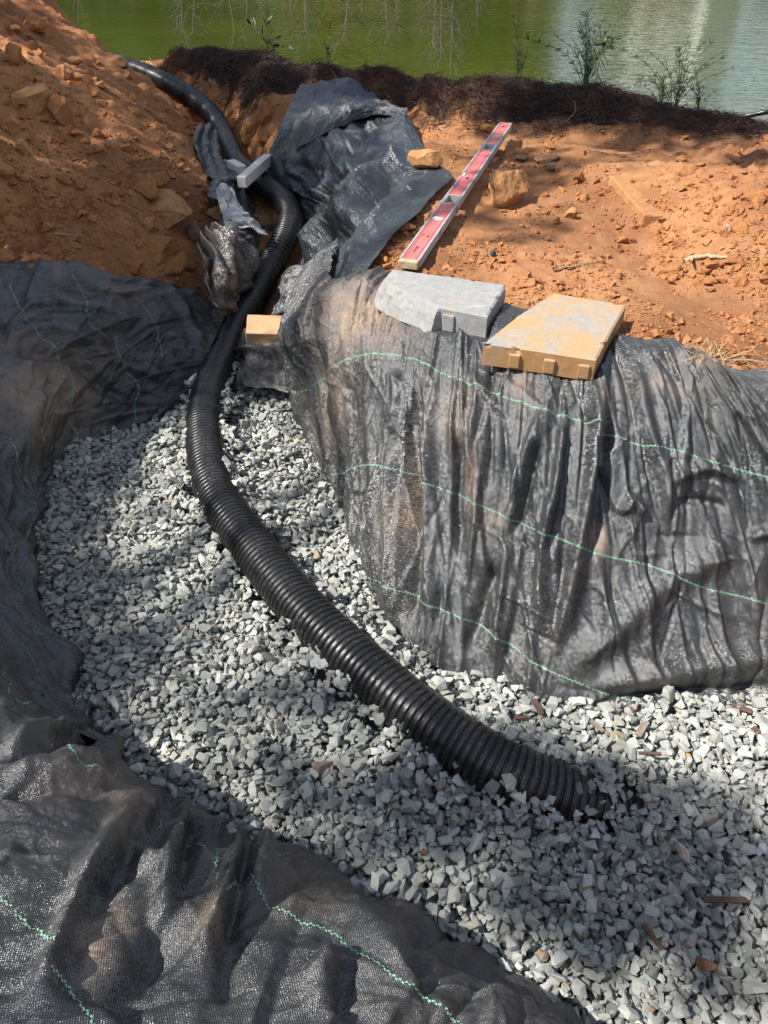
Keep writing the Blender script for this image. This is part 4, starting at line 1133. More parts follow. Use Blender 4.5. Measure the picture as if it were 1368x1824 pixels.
# crumbs of clay
rk = np.random.default_rng(15)
nC = 48000
a = rk.uniform(0, 1, (nC, 2)); px = a[:, 0] * 1500 - 60; py = a[:, 1] ** .8 * 720
C = []
ok = np.ones(nC, bool)
dpt = np.zeros(nC)
v = (912 - py) / FPX
zguess = np.full(nC, .55)
for it in range(6):
    d_ = (CAM_Z - zguess) / np.maximum(SP - v * CP, .05)
    xx = (px - 684) / FPX * d_; yy = d_ * (CP + v * SP)
    zguess = .5 * zguess + .5 * np.clip(sample_ground(np.clip(xx, -60, 60), np.clip(yy, -30, 60)), .1, 1.2)
ok = (yy < 5.0) & (np.abs(xx) < 2.3) & ~inside(PIT, xx, yy) & ~inside(MULCH, xx, yy)
dens = np.clip(.42 + 1.5 * fbm(xyz(xx, yy), .22, 3, .6, 55.) + .35 * (xx < -.6) + .35 * ((xx > 1.0) & (yy < 3.3)), 0, 1)
ok &= rk.uniform(0, 1, nC) < dens
xx, yy = xx[ok], yy[ok]
nn = len(xx)
s = np.clip(.0026 * rk.pareto(2.2, nn) + .0024, 0, .013)
sizes = s[:, None] * np.stack([rk.uniform(.8, 1.3, nn), rk.uniform(.7, 1.1, nn), rk.uniform(.55, .95, nn)], -1)
cr = scatter_mesh('soil_crumbs', np.c_[xx, yy, sample_ground(xx, yy) + s * .25], sizes, rot_mats(nn, .8, rk), M['crumb'], rk, rock_protos(16, (8, 10), 8), extra=False)
tag(cr, 'loose red clay crumbs strewn over heap and open ground', None, None, 'stuff')

# ------------------------------------------------------------------ mulch fibres
rm = np.random.default_rng(21)
nf = 22000
bx = rm.uniform(-2.2, 2.6, nf * 4); by = rm.uniform(2.9, 5.6, nf * 4)
keep = inside(MULCH, bx + rm.normal(0, .03, len(bx)), by + rm.normal(0, .055, len(by)))
bx, by = bx[keep], by[keep]
gzv = sample_ground(bx, by)
keep = (gzv > .32)
bx, by, gzv = bx[keep][:nf], by[keep][:nf], gzv[keep][:nf]
nf = len(bx)
ang = rm.uniform(0, 2 * math.pi, nf); ln = rm.uniform(.03, .13, nf) * .6; arch = rm.uniform(-.004, .020, nf); rad = rm.uniform(.0009, .0024, nf)
pitchv = rm.normal(0, .35, nf); bend = rm.normal(0, .4, nf)
tq = np.linspace(-1, 1, 3)
VV = []
P4 = []
for t in tq:
    aa = ang + bend * t
    cx = bx + np.cos(aa) * ln * t * .9; cy = by + np.sin(aa) * ln * t * .9
    cz = gzv + .004 + arch * (1 - t * t) + np.sin(pitchv) * ln * t + .3 * (sample_ground(cx, cy) - gzv)
    P4.append(np.stack([cx, cy, cz], -1))
P4 = np.stack(P4, 1)                                        # nf x 4 x 3
side = np.stack([-np.sin(ang), np.cos(ang), np.zeros(nf)], -1); upv = np.array([0, 0, 1.0])
ring = np.stack([side, -.5 * side + .87 * upv, -.5 * side - .87 * upv], 1)    # nf x 3 x 3
taper = np.array([.6, 1, .45])
VV = P4[:, :, None] + ring[:, None] * (rad[:, None] * taper[None])[:, :, None, None]
Fm = grid_faces(3, 3, True)
FF = (Fm[None] + (np.arange(nf) * 9)[:, None, None]).reshape(-1, 4)
mu = mesh_obj('bark_mulch', VV.reshape(-1, 3), FF, M['mulch'])
tag(mu, 'dark brown shredded bark mulch heaped along the pond edge', None, None, 'stuff')

# ------------------------------------------------------------------ pavers, brick, blocks
def slab(name, top, thick, mat, label, cat, rough=(), seed=1, chamfer=.004, parent=None, lean=0.0):
    """Cast slab from its top outline (world points, counter-clockwise); rough = edges that are broken."""
    top = np.array(top, float); c = top.mean(0); nE = len(top)
    ring, flag, nr = [], [], []
    for k in range(nE):
        a, b = top[k], top[(k + 1) % nE]; L = np.linalg.norm(b - a); m = max(int(L / .006), 2)
        e = (b - a) / L; nout = np.array([e[1], -e[0], 0])
        if np.dot(nout, (a + b) / 2 - c) < 0: nout = -nout
        for t in np.arange(m) / m:
            ring.append(a + (b - a) * t); flag.append(k in rough); nr.append(nout)
    ring, flag, nr = np.array(ring), np.array(flag), np.array(nr)
    m = len(ring); lv = [0, .0, .003, .010, .018, .026, .034, .042, thick - .004, thick, thick]
    V = []
    for li, z in enumerate(lv):
        inset = {0: .0045, 1: .0030, len(lv) - 1: .004}.get(li, 0.0)
        P = ring.copy(); P[:, 2] -= z if li else 0
        if li == 0: P[:, 2] += 0
        if li == 1: P[:, 2] -= .0012
        d = np.full(m, -inset)
        nz = fbm(P, .035, 4, .65, seed) ; nz2 = fbm(P, .09, 2, .5, seed + 5)
        d = d + np.where((nz > .28) & (li < 4), -.004 * (nz - .28) * 6, 0) + np.where(flag, .0035 * nz + .004 * nz2 + .003 * fbm(P, .011, 3, .6, seed + 9) + .030 * (z / thick) ** .8 - (.002 if li < 2 else 0), .0012 * nz)
        P = P + nr * d[:, None]
        if li > 1: P[:, 2] += np.where(flag, .004 * nz, 0)
        V.append(P)
    nL = len(lv)
    F = grid_faces(nL, m, True)[:, ::-1]
    Vt = np.concatenate(V)
    bm = bmesh.new(); vs = [bm.verts.new(tuple(q - c)) for q in Vt]
    for f in F: bm.faces.new([vs[i] for i in f])
    ft = bm.faces.new([vs[i] for i in range(m)]); fb = bm.faces.new([vs[(nL - 1) * m + i] for i in range(m)][::-1])
    bmesh.ops.triangulate(bm, faces=[ft, fb]); bmesh.ops.recalc_face_normals(bm, faces=bm.faces)
    me = bpy.data.meshes.new(name); bm.to_mesh(me); bm.free()
    me.materials.append(mat)
    o = bpy.data.objects.new(name, me); COL.objects.link(o); o.location = c
    if label: tag(o, label, cat)
    return o, c

TZ = .612
og, cg = slab('paver', [W(682, 503, TZ), W(700, 479, TZ + .004), W(800, 492, TZ + .002), W(902, 507, TZ), W(868, 564, TZ - .01), W(782, 547, TZ - .008), W(740, 528, TZ - .004)], .062, M['paver_grey'],
              'grey concrete paver with one rough broken corner, beside the spirit level end', 'paver', rough=(5, 6, 0), seed=5)
ot, ct = slab('paver', [W(861, 611, .600), W(925, 560, .603), W(986, 521, .604), W(1116, 543, .600), W(1088, 592, .597), W(1062, 641, .594), W(960, 625, .597)], .054, M['paver_tan'],
              'orange-stained concrete paver with raised lugs along its near edge', 'paver', rough=(), seed=9)
def lug(parent, c, a, b, t, w, h, thick, mat, zt):
    e = (b - a) / np.linalg.norm(b - a); nout = np.array([e[1], -e[0], 0.0]); q = a + (b - a) * t
    if np.dot(nout, q - c) < 0: nout = -nout
    Mx = Matrix(((e[0], nout[0], 0, 0), (e[1], nout[1], 0, 0), (0, 0, 1, 0), (0, 0, 0, 1)))
    mb = MB(); mb.box((-w / 2, -.006, -h / 2), (w / 2, .0055, h / 2))
    V = np.concatenate(mb.V) @ np.array(Mx.to_3x3()).T + (q - c) + np.array([0, 0, zt])
    o = mesh_obj('lug', V, mb.F, mat, parent); bevel(o, .003, 2); return o
for t in (.30, .62, .93):
    a, b = W(861, 611, .600), W(1062, 641, .594)
    lug(ot, ct, a, b, t * .98, .026, .034, .054, M['paver_tan'], -.033)
a, b = W(782, 547, TZ - .008), W(868, 564, TZ - .01)
lug(og, cg, a, b, .22, .030, .044, .06, M['paver_grey'], -.036)

def obox(name, A, B, w, h, mat, label=None, cat=None, bev=.003, roll=0.0, ups=(0, 0, 1)):
    """Bar from A to B (world points on its centre line)."""
    A, B = np.array(A), np.array(B); L = np.linalg.norm(B - A); e = (B - A) / L
    up = np.array(ups, float); s = np.cross(e, up); s /= np.linalg.norm(s); up = np.cross(s, e)
    if roll: s, up = s * math.cos(roll) + up * math.sin(roll), up * math.cos(roll) - s * math.sin(roll)
    mb = MB(); mb.box((-L / 2, -w / 2, -h / 2), (L / 2, w / 2, h / 2))
    V = np.concatenate(mb.V); Rm = np.stack([e, -s, up], 1)
    # subdivide lightly so that edges can be worn
    bm = bmesh.new(); vs = [bm.verts.new(tuple(q)) for q in V]
    for f in mb.F: bm.faces.new([vs[i] for i in f])
    bmesh.ops.subdivide_edges(bm, edges=bm.edges, cuts=5, use_grid_fill=True)
    for vv in bm.verts:
        q = np.array(vv.co); nz = fbm(q[None] + A, .05, 2, .5)[0]; vv.co = Vector(q * (1 + .0 * nz) + np.sign(q) * .0016 * nz)
    me = bpy.data.meshes.new(name); bm.to_mesh(me); bm.free(); me.materials.append(mat)
    o = bpy.data.objects.new(name, me); COL.objects.link(o)
    o.matrix_world = Matrix(((*Rm[0], (A + B)[0] / 2), (*Rm[1], (A + B)[1] / 2), (*Rm[2], (A + B)[2] / 2), (0, 0, 0, 1)))
    if bev: bevel(o, bev, 2)
    if label: tag(o, label, cat)
    return o
obox('brick', WD(440, 588, 2.70), WD(535, 590, 2.72), .125, .055, M['brick'], 'plain tan brick wedged between the pipe and the right bank', 'brick', .003, -.12)
obox('concrete_block', WD(430, 325, 3.26), WD(478, 283, 3.54), .042, .046, M['block'], 'long pale block lying slantwise on top of the pipe', 'block', .003)
obox('concrete_block', WD(411, 292, 3.52), WD(432, 304, 3.46), .042, .042, M['block'], 'short pale block end standing behind the slanting one', 'block', .003)

# timber slab half sunk in the clay
sA, sB = on_ground(1108, 322), on_ground(1172, 392)
obox('slab', sA + np.array([.0, 0, -.006]), sB + np.array([0, 0, -.008]), .105, .045, M['tan'], 'clay-caked flat slab half buried in the loose soil', 'slab', .006, .10)

# ------------------------------------------------------------------ spirit level
LT = .585
n_ = (W(708, 462, LT) + W(745, 468, LT)) / 2; f_ = (W(890, 217, LT + .004) + W(913, 218, LT + .004)) / 2
LL = float(np.linalg.norm(f_ - n_)); e = (f_ - n_) / LL
lev = empty('spirit_level', tuple(n_)); zr = math.atan2(e[1], e[0]); lev.rotation_euler = (0, -math.asin(e[2]), zr)
tag(lev, 'long faded red spirit level with grey edges lying on the clay', 'spirit level')
LW, LTH = .060, .026                     # width of the face and thickness; local x runs along the level, top face at z = 0
def lbox(name, lo, hi, mat, bev=.0008, parent=lev):
    mb = MB(); mb.box(lo, hi); o = mb.build(name, mat, parent)
    if bev: bevel(o, bev, 2)
    return o
H = LW / 2
for s in (-1, 1):
    if s > 0:
        for a, b in ((.022, LL * .492), (LL * .522, LL - .022)):
            lbox('edge_rail', (a, H - .0065, -LTH), (b, H, 0), M['alu'])
    else:
        lbox('edge_rail', (.022, -H, -LTH), (LL - .022, -H + .0065, 0), M['alu'])
h1, h2, hw = LL * .335, LL * .745, .048
v1, v2 = LL * .215, LL * .845
edges = [(.022, h1 - hw - .0), (h1 + hw, h2 - hw), (h2 + hw, LL - .022)]
for a, b in edges:
    o = lbox('red_face', (a, -H + .0068, -LTH + .002), (b, H - .0068, -.0022), M['red'])
for a, b in edges:
    for s in (-1, 1):
        o = lbox('red_border_line', (a, s * (H - .0125) - .0009, -.0022), (b, s * (H - .0125) + .0009, -.0017), M['redline'], 0)
for hc in (h1, h2):
    mb = MB(); t = .004; y_ = H - .0068
    mb.box((hc - hw, -y_, -LTH), (hc - hw + t, y_, -.0008)); mb.box((hc + hw - t, -y_, -LTH), (hc + hw, y_, -.0008))
    mb.box((hc - hw + t, -y_, -LTH), (hc + hw - t, -y_ + t, -.0008)); mb.box((hc - hw + t, y_ - t, -LTH), (hc + hw - t, y_, -.0008))
    bevel(mb.build('hand_hole_frame', M['alu'], lev), .001, 2)
def eye(xc, ang):
    n = 18; a = np.linspace(0, 2 * math.pi, n, endpoint=False)
    rx, ry = .012, .021
    P = np.stack([rx * np.sign(np.cos(a)) * np.abs(np.cos(a)) ** 1.3, ry * np.sin(a), np.zeros(n)], -1)
    ca, sa = math.cos(ang), math.sin(ang)
    P = P @ np.array([[ca, sa, 0], [-sa, ca, 0], [0, 0, 1]]) + np.array([xc, 0, 0])
    V = np.concatenate([P + [0, 0, -.004], P + [0, 0, .0004]]); F = [tuple(range(n, 2 * n))] + [(i, (i + 1) % n, n + (i + 1) % n, n + i) for i in range(n)]
    o = mesh_obj('vial_window', V, F, M['clear'], lev)
    th = np.linspace(-.014, .014, 5); path = np.stack([-sa * th, ca * th, np.full(5, .0006)], -1) + np.array([xc, 0, 0])
    V, F = tube(path, [.0026, .0042, .0044, .0042, .0026], 10)
    mesh_obj('vial', V, F, M['vial'], o, smooth=True)
eye(v1, -.25); eye(v2, .2)
V, F = tube(np.array([[LL * .496, H - .012, -.004], [LL * .500, H - .012, -.004], [LL * .514, H - .012, -.004], [LL * .518, H - .012, -.004]]), [.004, .007, .007, .004], 12)
mesh_obj('vial', V, F, M['vial'], lev, smooth=True)
lbox('vial_housing', (LL * .493, H - .021, -LTH), (LL * .521, H, -.012), M['clear'])
for a, b in ((0, .022), (LL - .022, LL)):
    lbox('end_cap', (a, -H + .001, -LTH + .001), (b, H - .001, -.001), M['endcap'], .003)
# printed marks: small worn lettering on the face, tick bars on the edge
mb = MB(); mr = MB(); rl = random.Random(4); zt = -.0019
def glyphs(x, y, n, w, h, mbx):           # worn print, too small to read: strokes run across the level
    for k in range(n):
        xx = x + k * w * 1.25
        for q in range(3):
            if rl.random() < .8: mbx.box((xx + q * w * .33, y - h / 2 + rl.uniform(0, .2) * h, zt - .0004), (xx + q * w * .33 + w * .2, y + h / 2 - rl.uniform(0, .2) * h, zt + .0003))
        mbx.box((xx, y + h * .32, zt - .0004), (xx + w * .85, y + h * .45, zt + .0002))
        if k % 2: mbx.box((xx, y - h * .45, zt - .0004), (xx + w * .85, y - h * .34, zt + .0002))
glyphs(.075, .002, 5, .008, .010, mb)
glyphs(.205, -.007, 2, .007, .009, mb)
mr.add([[.212, .010, zt + .0003], [.222, .004, zt + .0003], [.222, .016, zt + .0003], [.212, .010, zt - .0003], [.222, .004, zt - .0003], [.222, .016, zt - .0003]], [(0, 1, 2), (3, 5, 4), (0, 3, 4, 1), (1, 4, 5, 2), (2, 5, 3, 0)])
glyphs(LL * .475, -.002, 2, .012, .014, mb); glyphs(LL * .715, .0, 1, .012, .012, mb); glyphs(LL * .90, 0, 1, .014, .012, mb); glyphs(LL * .945, .0, 2, .013, .014, mb)
for xc in (LL * .16, LL * .30, LL * .48, LL * .66, LL * .86):
    for q in (-1, 0, 1):
        if rl.random() < .85: mb.box((xc + q * .011 - .002, -H - .0004, -LTH + .004), (xc + q * .011 + .002, -H + .0006, -.004))
tag(mb.build('printed_marks', M['ink'], lev), kind='stuff'); mr.build('printed_triangle', M['redline'], lev)

# ------------------------------------------------------------------ sticks, roots, chips
def stick(name, pts, rad, mat, label, cat, wob=.004, seed=0, branches=()):
    P = crom(np.array(pts), 14); r = np.random.default_rng(seed)
    P[1:-1] += r.normal(0, wob, P[1:-1].shape)
    mb = MB(); mb.tube(P, rad * np.linspace(1.1, .55, len(P)), 6)
    c = P[0]
    for (t, dv) in branches:
        q = P[int(t * 13)]; mb.tube(np.array([q, q + np.array(dv) * .6, q + np.array(dv)]), [rad * .6, rad * .5, rad * .25], 5)
    V = np.concatenate(mb.V) - c
    o = mesh_obj(name, V, mb.F, mat, smooth=True); o.location = c
    tag(o, label, cat); return o
def gp(px, py, up=.006): p = on_ground(px, py); p[2] += up; return p
stick('stick', [gp(1218, 470), gp(1245, 464, .012), gp(1295, 463)], .0085, M['straw'], 'thick pale stick below the loose clay pile', 'stick', .002, 1, [(.3, (-.02, -.05, .01))])
stick('root', [gp(290, 272, .01), gp(305, 290, .012), gp(310, 303, .008)], .0028, M['straw'], 'pale dry root on the shaded heap slope near the trench', 'root', .003, 2, [(.1, (.06, .02, .01))])
stick('twig', [gp(100, 420, .008), gp(148, 424, .006)], .0032, M['straw'], 'short straight straw low on the heap', 'twig', .001, 3)
stick('twig', [gp(48, 318, .01), gp(75, 330, .008)], .003, M['straw'], 'pale twig on the heap near the sunlit crumbs', 'twig', .002, 4)
stick('root', [gp(225, 370, .01), gp(240, 388, .016), gp(255, 400, .01)], .0026, M['wood'], 'thin root poking out beside the dark hollow', 'root', .003, 5)
stick('twig', [gp(985, 485, .006), gp(1020, 478, .006), gp(1060, 470, .006)], .0035, M['wood'], 'long thin twig on the smooth brown clay', 'twig', .003, 7)
stick('twig', [gp(1290, 655, .006), gp(1330, 650, .01), gp(1368, 655, .006)], .0026, M['wood'], 'brown twig at the fabric edge right of the dry grass', 'twig', .003, 8)
stick('straw', [gp(1000, 225, .01), gp(1022, 214, .03), gp(1020, 205, .06)], .002, M['straw'], 'single pale straw standing at the mulch front', 'straw', .003, 9)
stick('root', [gp(262, 118, .03), gp(276, 126, .035), gp(292, 128, .03)], .0035, M['straw'], 'pale broken root where the pipe leaves the heap', 'root', .003, 10, [(.5, (-.02, .02, .05))])
# dry grass tuft
mb = MB(); q = gp(1270, 640, 0); rt = np.random.default_rng(3)
for k in range(26):
    a = rt.uniform(0, 6.28); L = rt.uniform(.05, .13); p0 = q + np.array([rt.normal(0, .02), rt.normal(0, .012), 0])
    mb.tube(np.array([p0, p0 + np.array([math.cos(a) * L * .5, math.sin(a) * L * .4, rt.uniform(.012, .035)]), p0 + np.array([math.cos(a) * L, math.sin(a) * L * .7, rt.uniform(0, .02)])]), [.0013, .001, .0005], 4)
o = mb.build('grass_tuft', M['straw']); tag(o, 'dry yellow grass tuft at the edge of the right fabric', 'grass tuft')

def chip(px, py, L, wd, ang, mat, label, cat, name='bark_chip', up=.006, thick=.005):
    p = W(px, py, .015); p[2] = hm_at(p) + up
    d = np.array([math.cos(ang), math.sin(ang), .08]) * L / 2
    o = obox(name, p - d, p + d, wd, thick, mat, label, cat, .0012); return o
chip(1288, 1608, .075, .010, -.05, M['redwood'], 'long reddish bark strip on the shaded gravel near the frame edge', 'bark chip')
chip(1160, 1672, .045, .008, 2.1, M['redwood'], 'reddish bark sliver upright among the lower gravel', 'bark chip')
chip(800, 1152, .052, .012, 2.2, M['redwood'], 'red-brown bark chip at the foot of the hanging fabric', 'bark chip')
chip(957, 1262, .040, .012, 1.9, M['redwood'], 'bark chip between the pipe and the right bank', 'bark chip')
chip(925, 1275, .038, .009, .1, M['redwood'], 'flat bark sliver just above the pipe', 'bark chip')
chip(1060, 1290, .045, .008, 2.3, M['wood'], 'thin brown twig chip on the sunlit gravel', 'bark chip')
chip(1150, 1360, .045, .007, -.1, M['redwood'], 'slim bark strip right of the buried pipe end', 'bark chip')
chip(1320, 1265, .040, .012, -.5, M['redwood'], 'bark chip on the sunlit gravel below the fabric', 'bark chip')
chip(1140, 1305, .036, .014, .9, M['wood'], 'dull brown wood chip near the fabric base', 'wood chip')
chip(1350, 1310, .034, .011, 1.8, M['redwood'], 'upright bark chip at the sunlit gravel edge', 'bark chip')
def pebble(px, py, s, mat, label, seed, asp=(1.2, .8, .75)):
    p = W(px, py, .015); p[2] = hm_at(p) - .004
    rock('gravel_stone', p, (s * asp[0], s * asp[1], s * asp[2]), mat, seed, .3, seed, .10, label, 'stone', None, .05, 3)
pebble(1222, 1345, .024, M['tan'], 'bright orange stone among the sunlit gravel', 90)
pebble(1098, 1312, .026, M['tan_pebble'], 'pinkish tan stone between pipe end and fabric', 91)
pebble(966, 1700, .024, M['tan_pebble'], 'round yellow-brown stone by the near fabric edge', 92, (1, .95, .9))
pebble(1215, 1525, .036, M['quartz'], 'long pale pink stone on the shaded gravel', 93, (1.5, .6, .6))
pebble(1225, 1478, .034, M['quartz'], 'pinkish stone right of the buried pipe end', 94, (1.4, .7, .6))
pebble(754, 1518, .018, M['brownrock'], 'small brown stone on the shaded gravel left of centre', 95)
pebble(1116, 1268, .024, M['tan_pebble'], 'tan stone touching the base of the right fabric', 96)
pebble(1255, 1725, .032, M['brownrock'], 'dull brown stone low on the right', 97)
pebble(300, 1337, .020, M['tan_pebble'], 'tan pebble in the shaded gravel near the wrinkled bank', 98)
pebble(565, 985, .026, M['tan_pebble'], 'cream stone on the sunlit gravel right of the pipe', 99, (1.4, .8, .6))
# half-buried timber stake
p0, p1 = W(560, 1372, .0), W(690, 1290, .0)
p0[2] = hm_at(p0) - .005; p1[2] = hm_at(p1) - .009
obox('timber_stake', p0, p1, .034, .030, M['wood'], 'weathered timber stake half buried in gravel, running under the pipe', 'stake', .002, .55)

# dark irrigation hose at the water's edge
P = crom(np.array([W(1290, 210, .56), W(1325, 207, .57), W(1368, 199, .60), W(1450, 190, .62)]), 30)
V, F = tube(P, .011, 8); o = mesh_obj('garden_hose', V - P[0], F, M['pipe'], smooth=True); o.location = P[0]
tag(o, 'black hose running along the mulch by the water', 'hose')

# ------------------------------------------------------------------ plants
def leaf_quad(c, d, n, L, w):
    s = np.cross(d, n); s /= np.linalg.norm(s) + 1e-9
    return [c, c + d * L * .35 + s * w * .5, c + d * L * .75 + s * w * .35 + n * L * .02, c + d * L, c + d * L * .75 - s * w * .35 + n * L * .02, c + d * L * .35 - s * w * .5], [(0, 1, 2, 3), (0, 3, 4, 5)]
def bank_point(px, py, back=.03):
    back = min(back, .03)
    while on_ground(px, py)[2] < .42 and py < 300: py += 3
    p = on_ground(px, py); p = p + np.array([p[0], p[1], 0]) / np.hypot(p[0], p[1]) * back; p[2] = sample_ground(p[0], p[1]); return p
def sprig_plant(name, root, stems, label, cat, leaf=None, rad=.0018, leaf_len=.012, leaf_n=0, seed=0, stem_mat=None, leaf_w=.25):
    """stems: list of tip offsets (dx, dy, dz) with a sideways bow."""
    t = empty(name, tuple(root)); tag(t, label, cat); r = np.random.default_rng(seed)
    ml, mbs = MB(), MB()
    for tip in stems:
        tip = np.array(tip, float); mid = tip * .5 + np.array([tip[0] * -.18, tip[1] * -.1, abs(tip[2]) * .12]); b0 = r.normal(0, .008, 3) * (1, 1, 0)
        P = crom(np.array([b0, mid, tip]), 10); mbs.tube(P, rad * np.linspace(1, .4, 10), 4)
        L = np.linalg.norm(tip)
        for k in range(int(leaf_n * L / .3)):
            f = r.uniform(.25, 1.0); q = P[min(int(f * 9), 9)] + (r.normal(0, .002, 3)); ax = tip / L
            a = r.normal(size=3); a -= ax * a.dot(ax); a /= np.linalg.norm(a); d = ax * .75 + a * .65; d /= np.linalg.norm(d)
            nn_ = np.cross(d, r.normal(size=3)); nn_ /= np.linalg.norm(nn_)
            ml.add(*leaf_quad(q, d, nn_, leaf_len * r.uniform(.7, 1.3), leaf_len * leaf_w))
    mbs.build('stem', stem_mat or M['leaf_dark'], t, True)
    if ml.n: ml.build('foliage', leaf or M['leaf'], t)
    return t
rp = np.random.default_rng(31)
def fan(n, spread, h, seed, lean=(0, 0)):
    r = np.random.default_rng(seed)
    return [(r.normal(0, spread) + lean[0], r.normal(0, spread * .6) + lean[1], h * r.uniform(.45, 1.0)) for _ in range(n)]
sprig_plant('broom_shrub', bank_point(1042, 148), fan(18, .15, .32, 1, (.02, 0)), 'dense green broom-like shrub on the bank against bright water', 'shrub', M['leaf_dark'], .0022, .030, 34, 1, leaf_w=.12)
sprig_plant('broom_shrub', bank_point(1200, 190), fan(16, .20, .33, 2, (.05, 0)), 'wispy olive shrub on the bank nearest the hose', 'shrub', M['leaf'], .0018, .026, 30, 2, leaf_w=.12)
sprig_plant('grass_tuft', bank_point(1175, 186, .05), fan(16, .05, .15, 3), 'pale yellow-green tuft in front of the wispy shrub', 'grass tuft', M['leaf_pale'], .0016, .022, 30, 3, M['leaf_pale'], .15)
sprig_plant('broom_shrub', bank_point(922, 138), [(-.06, 0, .28), (.01, 0, .12), (-.03, .02, .16), (.03, 0, .10), (-.02, 0, .12), (.04, 0, .13)], 'small sprig with one tall spike left of the dense shrub', 'shrub', M['leaf_dark'], .0018, .026, 34, 4, leaf_w=.12)
sprig_plant('seedling', bank_point(1240, 206, .06), fan(7, .04, .17, 5), 'small thin seedling beside the hose', 'seedling', M['leaf_dark'], .0016, .022, 20, 5)
sprig_plant('seedling', bank_point(478, 92, .08), [(-.10, 0, .16), (.02, 0, .20), (.10, 0, .10), (.16, 0, .05), (.05, 0, .14)], 'leafy seedling on the mulch crest under the bare twigs', 'seedling', M['leaf_dark'], .0018, .050, 12, 6, leaf_w=.3)
sprig_plant('seedling', bank_point(585, 118, .08), [(-.03, 0, .17), (.03, 0, .22), (.10, 0, .18), (.00, 0, .12)], 'faint thin seedling further along the mulch crest', 'seedling', M['leaf_dark'], .0010, .020, 18, 7, leaf_w=.3)
# tall stem with drooping leaves and a bunched top
t = empty('leafy_stem', tuple(bank_point(1062, 150, .06))); tag(t, 'single leafy stem with a bunched leaf head beside the dense shrub', 'plant')
base = np.array(t.location); tip = WD(1081, 78, proj(base)[2] + .02) - base
P = crom(np.array([[0, 0, 0], tip * .5 + np.array([-.015, 0, 0]), tip]), 16); mb = MB(); mb.tube(P, np.linspace(.003, .0015, 16), 5); mb.build('stem', M['leaf_dark'], t, True)
for k in range(34):
    c = tip + rp.normal(0, .016, 3); d = rp.normal(size=3); d[2] = abs(d[2]) * .3 - .3; d /= np.linalg.norm(d); n3 = np.cross(d, rp.normal(size=3)); n3 /= np.linalg.norm(n3)
    mb = MB(); mb.add(*leaf_quad(c, d, n3, .038, .020)); mb.build('leaf', M['leaf'], t)
for k, f in enumerate((.35, .45, .55, .62, .72, .8, .86, .5)):
    c = P[int(f * 15)]; s = -1 if k % 2 else 1; d = np.array([s * .5, .2, -.8]); d /= np.linalg.norm(d); n3 = np.cross(d, [0.2, 1, .3]); n3 /= np.linalg.norm(n3)
    mb = MB(); mb.add(*leaf_quad(c, d, n3, .075, .026)); mb.build('leaf', M['leaf_dark'], t)

# bare drooping twigs over the pond, hanging from a tree out of frame
def drooping(px, py_tip, zd, label, n, spread, seed, ln=.9):
    r = np.random.default_rng(seed)
    tip = WD(px, py_tip, zd); top = WD(px + r.uniform(-20, 20), -420, zd + .2)
    main = crom(np.array([top, (top * .5 + tip * .5) + np.array([r.normal(0, .04), 0, 0]), tip]), 30)
    main += np.cumsum(r.normal(0, .0016, main.shape), axis=0) * np.linspace(0, 1, 30)[:, None]
    mb = MB(); mb.tube(main, np.linspace(.0042, .0016, 30), 4)
    for k in range(int(n * 1.6)):
        i = r.integers(12, 30); q = main[i]; d = np.array([r.normal(0, .8), r.normal(0, .5), -abs(r.normal(.7, .5))]); d /= np.linalg.norm(d)
        L = r.uniform(.06, .22) * spread; P = crom(np.array([q, q + d * L * .5 + np.array([0, 0, .01]), q + d * L + np.array([0, 0, -.25 * L])]), 6)
        mb.tube(P, np.linspace(.0019, .0011, 6), 3)
        for j in range(3):
            q2 = P[r.integers(2, 6)]; d2 = d * .6 + r.normal(0, .6, 3); d2 /= np.linalg.norm(d2); L2 = L * r.uniform(.25, .55)
            mb.tube(np.array([q2, q2 + d2 * L2 * .6, q2 + d2 * L2 + np.array([0, 0, -.1 * L2])]), [.0014, .0011, .0008], 3)
    V = np.concatenate(mb.V) - top; return V, mb.F, top
tree2 = empty('overhanging_tree', (-4.4, 6.9, .2)); tag(tree2, 'bare-twigged tree drooping thin grey branches over the green water', 'tree')
def tpart(name, V, F, mat, at, par=tree2):
    o = mesh_obj(name, V, F, mat, par, smooth=True); o.location = np.array(at) - np.array(par.location); return o
V, F = tube(crom(np.array([[0, 0, -.3], [.1, 0, 1.6], [.4, -.1, 3.2], [.5, 0, 4.6]]), 20), np.linspace(.17, .07, 20), 12); tpart('trunk', V, F, M['bark'], (-4.4, 6.9, .2))
V, F = tube(crom(np.array([[.38, -.1, 3.0], [1.6, -.5, 3.5], [3.2, -.6, 3.3], [5.4, -.5, 2.9]]), 30), np.linspace(.07, .012, 30), 8); tpart('limb', V, F, M['bark'], (-4.4, 6.9, .2))
V, F = tube(crom(np.array([[.45, 0, 4.0], [-.4, .5, 5.0], [-1.3, .9, 5.6]]), 16), np.linspace(.05, .012, 16), 8); tpart('limb', V, F, M['bark'], (-4.4, 6.9, .2))
